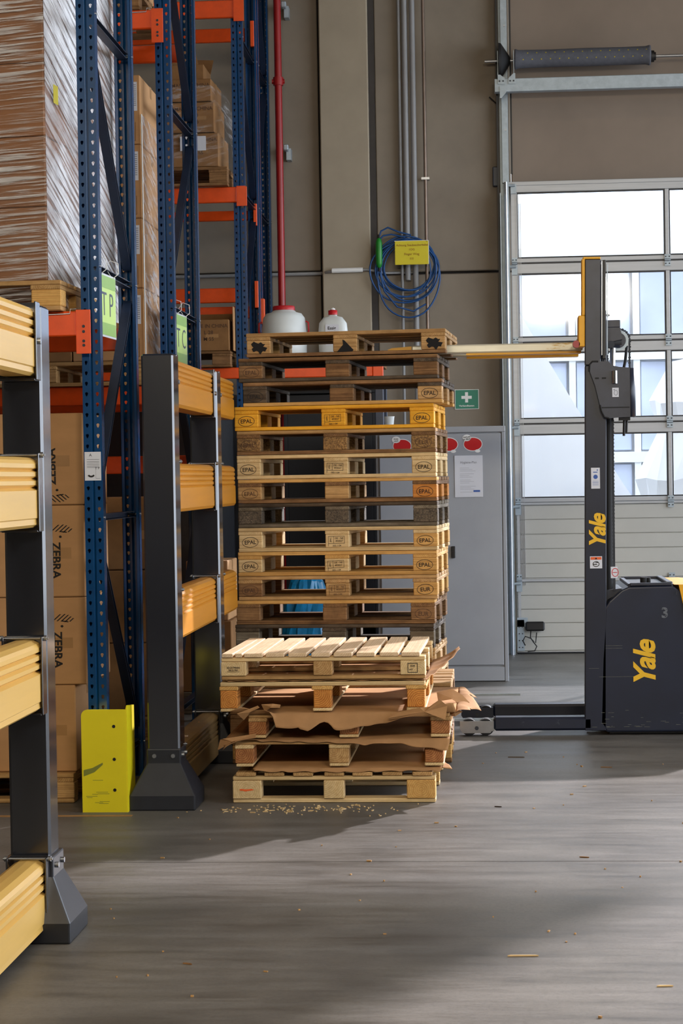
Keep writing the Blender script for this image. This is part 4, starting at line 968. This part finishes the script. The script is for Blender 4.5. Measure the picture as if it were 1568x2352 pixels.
for k in range(4):
    carton(labs[k], -2.39, -1.945 if k else -2.005, 9.57, 10.17, zz[k], zz[k+1]-.003, m_card, 'cartons at floor level in the nearest rack', (None, zf_dn, zf_dn, zf_up)[k])
    carton(['plain brown carton behind the near post, lowest', 'brown carton behind the near post, second row', 'brown carton behind the near post, third row', 'brown carton behind the near post, top row'][k], -2.90, -2.396, 9.57, 10.17, zz[k], zz[k+1]-.003, m_card, 'cartons at floor level in the nearest rack')
# upper load of the nearest rack, slightly turned
def rotp(x, y, cx, cy, a): return cx+(x-cx)*math.cos(a)-(y-cy)*math.sin(a), cy+(x-cx)*math.sin(a)+(y-cy)*math.cos(a)
P = euro_pallet('pale pallet on the nearest rack beam carrying the wrapped cartons', (-3.185, 9.34, 2.372), -.02, 'tan', 'honey', 'tan', (None,)*3, 'pallets under rack loads')
a_ = -.105; rows = [2.521, 2.872, 3.207, 3.556, 3.90, 4.25]
nm = ['lowest', 'second', 'third', 'fourth', 'fifth']
for k in range(5):
    cx, cy = rotp(-2.055-.30, 9.35+.60, -2.055, 9.35, a_)
    carton('large brown carton in the film wrapped load, %s row from the bottom' % nm[k], cx-.295, cx+.295, cy-.59, cy+.59, rows[k], rows[k+1]-.003, m_card3, 'film wrapped cartons on the nearest rack', None, False, a_)
t = thing('stretch_film', 'shiny wrinkled stretch film around the big cartons, upper left', 'stretch film', (-2.055, 9.35, 2.40), (0, 0, a_))
b = MB(); b.box(.006, .0065, -.005, 1.19, .0, 1.86)
b.build('side_film', m_filmside, t)
b = MB(); b.box(-.61, .006, -.008, -.0075, .0, 1.86); b.build('front_film', m_filmfront, t)
B('yellow_sticker', m_yelsign, .0066, .0075, .12, .19, 1.0-.02, 1.07, t, .0002)
# middle rack, first level: tall cartons with dull film
euro_pallet('pallet on the middle rack under the tall cartons', (-3.19, 11.66, 2.127), 0, 'tan', 'tan', 'tan', (None,)*3, 'pallets under rack loads')
rows = [2.273, 2.70, 3.112, 3.546, 3.955]
def lab_print(t, w2, d2, h):
    b = MB(); quad(b, w2-.075, w2-.018, h-.21, h-.04, -d2-.001); q = b.build('paper_label', m_paper, t)
    b = MB(); [quad(b, w2-.070, w2-.024, h-.06-.012*k, h-.055-.012*k, -d2-.0018) for k in range(11)]; b.build('label_print', m_greytext, q)
    b = MB(); x = w2-.03; quad(b, x-.1, x, .02, .0225, -d2-.001); quad(b, x-.0025, x, .02, .13, -d2-.001); b.build('outline_print', m_inkf, t)
for k in range(4):
    carton('brown carton with white label in the tall load behind, %s row from bottom' % nm[k], -2.42, -1.99, 11.66, 12.42, rows[k], rows[k+1]-.003, m_card, 'tall cartons on the middle rack', lab_print if k != 0 else lab_print)
    if k == 0: carton('brown carton in the bottom row left of the tall load', -3.1, -2.426, 11.66, 12.42, rows[k], rows[k+1]-.003, m_card2, 'tall cartons on the middle rack')
t = thing('stretch_film', 'dull grey stretch film on the side of the tall carton load', 'stretch film', (-1.985, 11.66, 2.3))
b = MB(); b.box(.0, .0006, -.004, .77, .0, 1.42); b.build('side_film', m_filmdull, t)
b = MB(); b.cyl((.002, -.006, .0), (.002, -.006, 1.42), .004, 6); b.build('film_edge', m_sleeve, t)
for i, (x0, x1, z) in enumerate([(-3.0, -2.45, 4.345), (-2.44, -2.02, 4.345)]):
    carton(['pale carton at the top edge, left of the pair', 'pale carton at the top edge beside the upright'][i], x0, x1, 11.70, 12.4, z+.15, z+.6, m_card, 'cartons on the highest level of the middle rack')
euro_pallet('pallet high on the middle rack at the picture top', (-3.19, 11.70, 4.344), 0, 'brown', 'brown', 'brown', (None,)*3, 'pallets under rack loads')
# middle rack ground level, dim
euro_pallet('dim pallet on the floor of the middle rack', (-3.16, 11.8, .001), 0, 'brown', 'brown', 'brown', (None,)*3, 'pallets under rack loads')
for k in range(3): carton(['old carton at the bottom in the dim middle bay', 'old carton at mid height in the dim middle bay', 'old carton on top in the dim middle bay'][k], -2.42, -2.02+.02*k, 11.85, 12.5, .148+.44*k, .148+.44*k+.435, m_card2, 'old cartons at floor level in the middle rack', None, True, .03*(k-1))
carton('brown carton with pale sheet, beside the far barrier rails', -2.0, -1.72, 13.2, 13.7, .62, 1.02, m_card, None)
euro_pallet('grey pallet end behind the far barrier rails', (-2.6, 13.15, .001), 0, 'grey', 'grey', 'grey', (None,)*3)
carton('large brown carton under the pale sheet, behind the barrier rails', -2.3, -1.70, 13.18, 13.75, .147, .617, m_card2, None)
t = thing('paper_sheet', 'white sheet stuck on a carton behind the barrier rails', 'paper sheet', (-1.90, 13.196, .78)); B('paper', m_paper, 0, .12, 0, .002, 0, .2, t, .0004)
m_darkfill = paint('black gap filler', (20, 20, 22), .35, var=.2, scale=30, bmp=.4)  # for black blocks added behind the racks to keep the gaps dark
for i, (x0, x1, y0, y1, h, lab) in enumerate([(-2.95, -1.98, 12.98, 13.1, 1.9, 'x'), (-3.0, -1.98, 15.50, 16.3, 2.25, 'tall black block added to darken the floor bay of the far rack')][1:]):
    t = thing('dark_filler', lab, 'wrapped load', (x0, y0, .002)); B('wrapping', m_darkfill, 0, x1-x0, 0, y1-y0, 0, h, t, .03)
t = thing('dark_filler', 'black block added to darken the gap behind the middle rack frame', 'wrapped load', (-3.0, 14.0, .002)); B('wrapping', m_darkfill, 0, 1.12, 0, .9, 0, 2.2, t, .03)
# far rack: wrapped old cartons
euro_pallet('dark pallet high on the far rack under the wrapped old cartons', (-3.14, 15.28, 3.831), 0, 'brown', 'brown', 'brown', (None,)*3, 'pallets under rack loads')
spec = [(-2.48, -2.0, 3.98, 4.24, 'bottom'), (-2.46, -2.03, 4.245, 4.48, 'second'), (-2.44, -2.05, 4.485, 4.66, 'third')]
def oldprint(t, w2, d2, h):
    b = MB(); [put_text(b, s_, .04, w2-.16, h-.05-.05*i, y=-d2-.001, bold=.01) for i, s_ in enumerate(['MADE IN CHINA', 'L 28', 'M 55'])]; b.build('lettering', m_inkf, t)
for x0, x1, z0, z1, n_ in spec:
    carton('old printed carton high on the far rack, %s of the pile' % n_, x0, x1, 15.30, 15.8, z0, z1-.003, m_card2, 'old cartons on the far rack', oldprint, True, -.03)
t = thing('open_carton', 'open old carton with raised flaps on top of the far pile', 'box', (-2.22, 15.55, 4.66))
B('carton_body', m_card2, -.19, .10, -.2, .2, 0, .12, t, .004)
b = MB(); b.add([(-.18, -.2, .12), (.06, -.2, .12), (.03, -.26, .26), (-.16, -.26, .22)], [(0, 1, 2, 3)]); b.add([(-.18, .2, .12), (.10, .2, .12), (.12, .24, .24), (-.12, .24, .25)], [(0, 1, 2, 3)])
o = b.build('flap', m_card2, t); md = o.modifiers.new('s', 'SOLIDIFY'); md.thickness = .004
t = thing('stretch_film', 'dusty stretch film over the old cartons on the far rack', 'stretch film', (-1.98, 15.27, 3.98))
b = MB(); b.add([(-.5, 0, 0), (.05, 0, 0), (.02, 0, .30), (-.08, 0, .62), (-.5, 0, .62)], [(0, 1, 2, 3, 4)]); b.add([(.05, 0, 0), (.09, .55, 0), (.0, .55, .62), (-.08, 0, .62), (.02, 0, .30)], [(0, 1, 2, 3, 4)]); b.build('film_sheet', m_filmdull, t)
t = thing('paper_sheet', 'pale label sheet on the old cartons of the far rack', 'paper sheet', (-2.30, 15.262, 4.1)); B('paper', m_paper, 0, .20, 0, .002, 0, .11, t, .0004)
euro_pallet('dark pallet on the far rack under the single open box', (-3.14, 15.30, 2.434), 0, 'brown', 'brown', 'brown', (None,)*3, 'pallets under rack loads', sz=.85)
carton('old brown carton with print on the far rack by the barrier end', -2.44, -1.95, 15.30, 15.75, 2.56, 2.80, m_card2, None, oldprint)
t = thing('open_carton', 'tall open carton side standing beside the printed far carton', 'box', (-1.925, 15.32, 2.56))
B('carton_side', m_card, 0, .008, 0, .45, 0, .34, t, .001); B('carton_back', m_card2, -.50, 0, .44, .448, .0, .32, t, .001)
# ============================================================ pallet stacker truck
fk = thing('stacker_truck', 'dark navy pallet stacker truck with raised forks and yellow lettering', 'forklift', (.68, 11.9, 0))
X0 = .68
def px(x): return x-X0
mast = obj('mast', None, fk, (px(.572), 0, .03), (0, .0148, 0))     # leans slightly back
def Bm(name, m, x0, x1, y0, y1, z0, z1, parent=mast, c=.003): return B(name, m, x0-.572, x1-.572, y0, y1, z0-.03, z1-.03, parent, c)
bpy.data.objects.remove(mast)
mast = B('mast_rail', m_navy, px(.572), px(.698), 0, .075, .03, 2.20, fk, .004); mast.rotation_euler = (0, .0148, 0); mast.location.x += .017
def lean(o, z=1.1): o.rotation_euler = (0, .0148, 0); zc = o.location.z; o.location.x += .0148*(zc-0.03); return o
mast.location.x = px(.572)+.063+.0148*1.1
o = lean(B('mast_rail', m_navy, px(.592), px(.698), .20, .27, .03, 2.20, fk, .004))
for y0, y1 in ((.006, .07), (.20, .264)): lean(B('inner_mast', m_navy2, px(.572+(.012 if y0 > .1 else 0)), px(.665), y0, y1, 2.203, 2.83, fk, .004)); 
for y0, y1 in ((.0, .02), (.25, .27)):
    lean(B('mast_edge', m_steel, px(.668), px(.674), y0+.004, y1, 2.26, 2.82, fk, .001)); lean(B('mast_channel', m_black, px(.676), px(.694), y0+.004, y1+.03, 2.24, 2.825, fk, .002)); lean(B('mast_strip', m_galv, px(.700), px(.705), y0+.004, y1, 2.26, 2.80, fk, .001))
lean(B('crossbar', m_navy2, px(.60), px(.66), .07, .20, 2.70, 2.78, fk, .004)); lean(B('crossbar', m_navy2, px(.60), px(.63), .075, .20, .5, .6, fk, .004))
lean(B('carriage_plate', m_yel, px(.553), px(.572), .01, .12, 2.50, 2.835, fk, .003)); lean(B('carriage_cap', m_yel, px(.56), px(.664), .01, .25, 2.832, 2.845, fk, .003))
car = lean(B('carriage_block', m_yel, px(.533), px(.572), .01, .16, 2.315, 2.50, fk, .004))
b = MB(); b.cyl((px(.555), .01, 2.33), (px(.555), .06, 2.33), .022, 12); b.build('fork_pin', m_red, fk)
B('fork_crossbar', m_navy2, px(.585), px(.605), .16, .64, 2.32, 2.40, fk, .003)
for yy in (.17, .50):
    b = MB(); z0, z1 = 2.300, 2.352
    x0, x1 = px(-.55), px(.600)
    b.cbox(px(-.43), x1, yy, yy+.13, z0, z1, .008); fb = b.build('fork_blade', m_forkworn, fk); b = MB(); b.prism([(px(-.43), z0+.004), (px(-.43), z1-.004), (px(-.55), z1-.012), (px(-.575), z1-.022), (px(-.55), z0+.012)], yy+.008, yy+.122, 'y'); b.build('fork_tip', m_yel, fb)
    b = MB(); b.box(px(-.10), x1-.01, yy+.012, yy+.118, z0-.012, z0+.001); b.build('fork_underside', m_yel, fk)
# legs with load wheels
for yy in (.0, .68):
    lg = B('outrigger_leg', m_navy, px(.03), px(.62), yy, yy+.12, .032, .112, fk, .014)
    b = MB(); b.box(px(.03)-.0, px(.57), yy-.001, yy+.01, .015, .03); b.build('leg_skid', m_galv, lg); bpy.data.objects.remove(C.objects[-1]) if False else None
    b = MB(); b.prism([(px(-.17), .045), (px(-.155), .02), (px(.01), .02), (px(.03), .045), (px(.03), .092), (px(-.17), .092)], yy, yy+.012); b.prism([(px(-.17), .045), (px(-.155), .02), (px(.01), .02), (px(.03), .045), (px(.03), .092), (px(-.17), .092)], yy+.108, yy+.12)
    b.cyl((px(-.07), yy-.004, .05), (px(-.07), yy, .05), .012, 10, mi=1); b.box(px(.01), px(.035), yy+.012, yy+.108, .03, .09)
    b.build('wheel_carrier', [m_steel if yy < .1 else m_navy, m_cabdark], fk)
    for xx in (-.115, -.015):
        b = MB(); b.cyl((px(xx), yy+.018, .0535), (px(xx), yy+.102, .0535), .050, 20); b.cyl((px(xx), yy+.017, .0535), (px(xx), yy+.103, .0535), .02, 10)
        b.build('load_wheel', m_rubber, fk)
# body
poly = [(px(.662), .075), (px(.70), .02), (px(2.0), .02), (px(2.0), .30), (px(1.62), .80), (px(1.175), .84), (px(1.105), .888), (px(.845), .885), (px(.80), .866), (px(.725), .80), (px(.700), .76), (px(.676), .45)]
b = MB(); b.prism(poly, .0, .80); bd = b.build('body', m_navy, fk); md = bd.modifiers.new('b', 'BEVEL'); md.width = .012; md.segments = 3; md.limit_method = 'ANGLE'; md.angle_limit = .5
b = MB(); b.prism([(px(1.108), .895), (px(1.135), .893), (px(1.185), .66), (px(1.30), .40), (px(1.9), .36), (px(1.9), .80), (px(1.65), .86), (px(1.2), .895)], -.012, .812); hd = b.build('rear_cover', m_yel, fk); md = hd.modifiers.new('b', 'BEVEL'); md.width = .01; md.segments = 2
b = MB(); b.box(px(1.118), px(1.123), -.016, -.011, .835, .855); b.build('cover_latch', m_cabdark, hd)
b = MB()
for y0, y1 in ((.005, .03), (.77, .795)): b.cbox(px(.85), px(1.10), y0, y1, .888, .906, .004)
b.cbox(px(1.07), px(1.105), .03, .77, .888, .91, .004); b.cbox(px(.84), px(.87), .03, .77, .880, .900, .004); b.build('tray_rim', m_navy2, fk)
b = MB(); b.box(px(.87), px(1.07), .03, .77, .887, .890); b.build('tray_floor', m_black, fk)
b = MB(); b.cyl((px(.955), .3, .89), (px(.955), .3, .925), .022, 14); b.cyl((px(.985), .3, .89), (px(.985), .3, .922), .012, 10); b.build('tray_knob', m_rubber, fk)
b = MB(); b.prism([(px(.71), .80), (px(.83), .868), (px(.80), .872), (px(.705), .86)], .06, .5); b.build('mast_gusset', m_navy2, fk)
B('wheel_shroud', m_black, px(.72), px(1.9), .05, .75, .004, .022, fk, .002)
# lift cylinder, chains, hoses
b = MB(); b.cyl((px(.735), .14, .86), (px(.745), .14, 1.95), .028, 18); b.build('lift_cylinder', m_rubber, fk)
b = MB(); b.box(px(.690), px(.716), .02, .09, .80, 1.90); b.build('cylinder_guard', m_black, fk)
b = MB(); b.cyl((px(.765), .14, 1.95), (px(.778), .14, 2.31), .017, 16); b.build('piston_rod', m_chrome, fk)
b = MB(); b.cbox(px(.728), px(.822), .10, .20, 2.43, 2.475, .004); b.prism([(px(.735), 2.43), (px(.82), 2.43), (px(.835), 2.36), (px(.735), 2.34)], .10, .19); b.cbox(px(.715), px(.735), .03, .2, 2.2, 2.53, .003)
b.build('crosshead', m_navy2, fk)
b = MB(); b.cyl((px(.735), .13, 2.345), (px(.83), .13, 2.345), .018, 12); b.cyl((px(.765), .095, 2.33), (px(.765), .165, 2.33), .022, 12); b.build('crosshead_pin', m_cabdark, fk)
b = MB(); b.cyl((px(.735), .10, 2.505), (px(.76), .10, 2.505), .006, 8); b.cyl((px(.742), .10, 2.505), (px(.750), .10, 2.505), .014, 6); b.build('adjust_screw', m_steel, fk)
cx, cz = px(.815), 2.36
b = MB(); b.cyl((cx, .205, cz), (cx, .235, cz), .062, 32); b.build('pulley_wheel', m_galv, fk)
b = MB(); b.cyl((cx, .200, cz), (cx, .240, cz), .046, 28); b.build('pulley_hub', m_navy2, fk)
def chain(pts, name='lift_chain', step=.016, w=.016):
    b = MB(); P = [Vector(p) for p in pts]; k = 0
    for a, c_ in zip(P, P[1:]):
        L = (c_-a).length; n = max(1, int(L/step)); d = (c_-a)/n
        for i in range(n):
            q = a+d*(i+.5); r_ = .0085 if k % 2 == 0 else .006; b.cyl((q.x, q.y-w/2, q.z), (q.x, q.y+w/2, q.z), r_, 6); k += 1
        b.box(min(a.x, c_.x)-.002, max(a.x, c_.x)+.002, a.y-.005, a.y+.005, min(a.z, c_.z), max(a.z, c_.z))
    return b.build(name, m_cabdark, fk)
arc = [(cx+.070*math.cos(t_), .22, cz+.070*math.sin(t_)) for t_ in [PI*.95-PI*.95*i/14 for i in range(15)]]
chain([(cx-.07, .22, 2.1)]+arc[:1]); chain(arc); chain([(cx+.07, .22, cz), (cx+.064, .22, 2.12)])
chain([(px(.745), .10, 2.32), (px(.740), .10, 2.15)], w=.012)
b = MB(); b.tube([(cx+.055, .26, cz-.03), (cx+.045, .26, cz-.12), (cx+.025, .26, 2.15)], .009, 8); b.build('hose', m_rubber, fk)
chain([(px(.766), .05, 1.90), (px(.759), .05, .86)], step=.011, w=.012)
# upper shroud plate with curved end
b = MB(); P = [(px(.628), 2.20), (px(.640), 2.222), (px(.74), 2.222), (px(.762), 2.198), (px(.80), 2.188), (px(.865), 2.182), (px(.865), 1.893), (px(.74), 1.885), (px(.712), 1.893), (px(.695), 1.93), (px(.66), 2.08), (px(.632), 2.16)]
b.prism(P, -.030, -.024); sh = b.build('shroud_plate', m_navy2, fk)
b = MB(); n = 8; arcp = [(px(.865)+.034*math.sin(PI/2*i/n), -.03+.034*(1-math.cos(PI/2*i/n))) for i in range(n+1)]
vs = [(x, y, z) for z in (1.893, 2.180) for x, y in arcp]+[(px(.899), .16, z) for z in (1.893, 2.180)]
b.add(vs[:2*(n+1)], [(i, i+1, n+2+i, n+1+i) for i in range(n)], 0, True); b.add([vs[n], vs[-2], vs[-1], vs[2*n+1]], [(0, 1, 2, 3)])
o = b.build('shroud_end', m_navy, fk); md = o.modifiers.new('s', 'SOLIDIFY'); md.thickness = .004
for q_ in ((px(.70), px(.725), 2.118, 2.128), (px(.66), px(.683), 2.118, 2.128), (px(.695), px(.86), 1.945, 1.952)):
    b = MB(); quad(b, *q_, -.0308); b.build('slot', m_rubber, sh)
b = MB(); b.tube([(px(.74), -.03, 1.885), (px(.712), -.03, 1.893), (px(.695), -.03, 1.93), (px(.688), -.03, 1.965)], .005, 6); b.build('edge_trim', m_rubber, sh)
b = MB(); b.tube([(px(.628), -.03, 2.17), (px(.63), -.03, 2.205), (px(.645), -.03, 2.222), (px(.68), -.03, 2.222)], .005, 6); b.build('edge_trim', m_rubber, sh)
b = MB(); b.cyl((px(.775), -.033, 2.09), (px(.775), -.033, 2.165), .018, 16); b.build('sight_window', m_chrome, sh)
b = MB(); quad(b, px(.760), px(.798), 2.01, 2.065, -.0309); q = b.build('sticker', m_paper, sh)
b = MB(); oval(b, px(.781), 2.035, .012, .016, .003, -.0316); quad(b, px(.767), px(.775), 2.05, 2.056, -.0316); b.build('sticker_print', m_greytext, sh)
b = MB(); b.cyl((px(.828), .02, 1.78), (px(.832), .02, 1.89), .008, 8); b.cyl((px(.845), .04, 1.80), (px(.849), .04, 1.89), .007, 8); b.box(px(.80), px(.865), -.01, .05, 1.872, 1.89); b.build('hose', m_rubber, fk)
# lettering and stickers
b = MB(); put_text(b, 'Yale', .132, 0, 0, bold=.030, shear=.28, rot=PI/2, sx=.96, spacing=.90); b.build('lettering', m_yeltext, fk, (px(.667), -.0012, 1.217), (0, .01, 0))
b = MB(); put_text(b, 'Yale', .176, 0, 0, bold=.030, shear=.28, rot=PI/2, sx=.96, spacing=.90); b.build('lettering', m_yeltext, fk, (px(.935), -.0022, .428))
b = MB(); put_text(b, '3', .085, 0, 0, bold=.03); b.build('number', paint('grey stencil', (92, 96, 102), .6, wear=((40, 44, 54), .55, 60)), fk, (px(1.052), -.0022, .725))
b = MB(); quad(b, -.026, .026, -.062, .062); q = b.build('sticker', m_paper, fk, (px(.656), -.0018, 1.532))
b = MB(); disc(b, 0, .008, .013, .013, -.0006); q1 = b.build('sticker_dot', m_stickblue, q); b = MB(); quad(b, -.014, .012, .033, .038, -.0006); quad(b, .008, .014, .044, .052, -.0006); [quad(b, -.018, .018, -.018-.006*k, -.0165-.006*k, -.0006) for k in range(5)]; b.build('sticker_print', m_stickblue, q)
b = MB(); quad(b, -.036, .036, -.036, .036); q = b.build('sticker', m_paper, fk, (px(.652), -.0018, 1.032))
b = MB(); quad(b, -.032, .032, .016, .032, -.0006); b.build('sticker_band', m_stickor, q)
b = MB(); oval(b, 0, -.010, .020, .017, .004, -.0007); b.add([(-.008, -.0007, .018), (.008, -.0007, .018), (0, -.0007, .030)], [(0, 1, 2)]); quad(b, -.016, .006, -.014, -.009, -.0007); quad(b, -.004, .012, -.003, .001, -.0007); b.build('sticker_print', m_ink, q)
b = MB(); quad(b, -.018, .022, -.034, .034); q = b.build('sticker', m_paper, fk, (px(.757), .018, .97)); b = MB(); oval(b, .008, 0, .020, .026, .004, -.0007); quad(b, -.006, .02, -.002, .002, -.0007); b.build('sticker_print', m_stickred, q)
b = MB(); rg = random.Random(21)
for k in range(26): x = px(.60)+rg.random()*.55; z = .05+rg.random()**2*.10; quad(b, x, x+.008+.03*rg.random(), z, z+.0018, -.0012)
for x0, x1, z in ((.60, .66, .40), (.70, .80, .52), (.70, .80, .535), (.66, .9, .35)): quad(b, px(x0), px(x1), z, z+.0015, -.0012)
b.build('scratches', paint('paint scratches', (104, 104, 92), .7, var=.3, scale=80), bd)

# ============================================================ bits on the floor
def debris(name, label, m, pts, seed, kind='stuff'):
    rg = random.Random(seed); b = MB()
    for x, y, L, a in pts:
        s = MB(); s.box(-L/2, L/2, -.0025-L*.03, .0025+L*.03, 0, .0025+rg.random()*.003); s.xf(Matrix.Translation((x, y, .0003)) @ Matrix.Rotation(a, 4, 'Z')); b.add(s.v, s.f)
    return tag(b.build(name, m), label, 'wood chips', None, kind)
rg = random.Random(31)
pts = [(-.85+rg.gauss(0, .22), 9.32+rg.gauss(0, .07), .004+.022*rg.random()**2, rg.random()*3.1) for _ in range(130)]
pts = [p for p in pts if p[1] < 9.46]
debris('wood_shavings', 'scattered yellow wood shavings on the floor before the low stack', W['pale'], pts, 1)
pts = [(rg.uniform(-1.5, 1.6), rg.uniform(5.4, 11.2), .004+.016*rg.random()**2, rg.random()*3.1) for _ in range(90)]
pts = [p for p in pts if not (-1.75 < p[0] < -.1 and p[1] > 9.3) and not (p[0] < -1.35 and p[1] < 7.0) and not (p[0] < -1.3 and 9.1 < p[1])]
debris('floor_litter', 'fine wood litter scattered over the concrete floor', W['tan'], pts, 2)
for i, (x, y, L, a, lab, mm) in enumerate([(.10, 6.43, .10, .02, 'long pale splinter on the open floor, lower middle', 'pale'), (-.975, 6.32, .035, -.5, 'short brown splinter on the floor, lower left', 'brown'),
        (.52, 6.05, .05, .05, 'pale splinter near the lower edge, right of middle', 'pale'), (1.0, 5.95, .03, .1, 'small pale splinter at the lower right corner', 'honey'),
        (.04, 9.35, .035, -.35, 'dark splinter on the floor right of the low stack', 'dark'), (.15, 11.0, .09, -.1, 'dark splinter on the floor before the truck leg', 'dark'),
        (.38, 8.1, .04, -.3, 'brown splinter in the lit floor area', 'brown'), (.62, 10.6, .06, -.2, 'brown splinter near the truck body shadow', 'brown')]):
    t = thing('wood_splinter', lab, 'splinter', (x, y, .0005), (0, 0, a), group='single splinters on the floor')
    b = MB(); b.prism([(-L/2, -.003), (L/2, -.001), (L/2-.01, .004), (-L/2+.01, .005)], 0, .004, 'z'); b.build('sliver', W[mm], t)
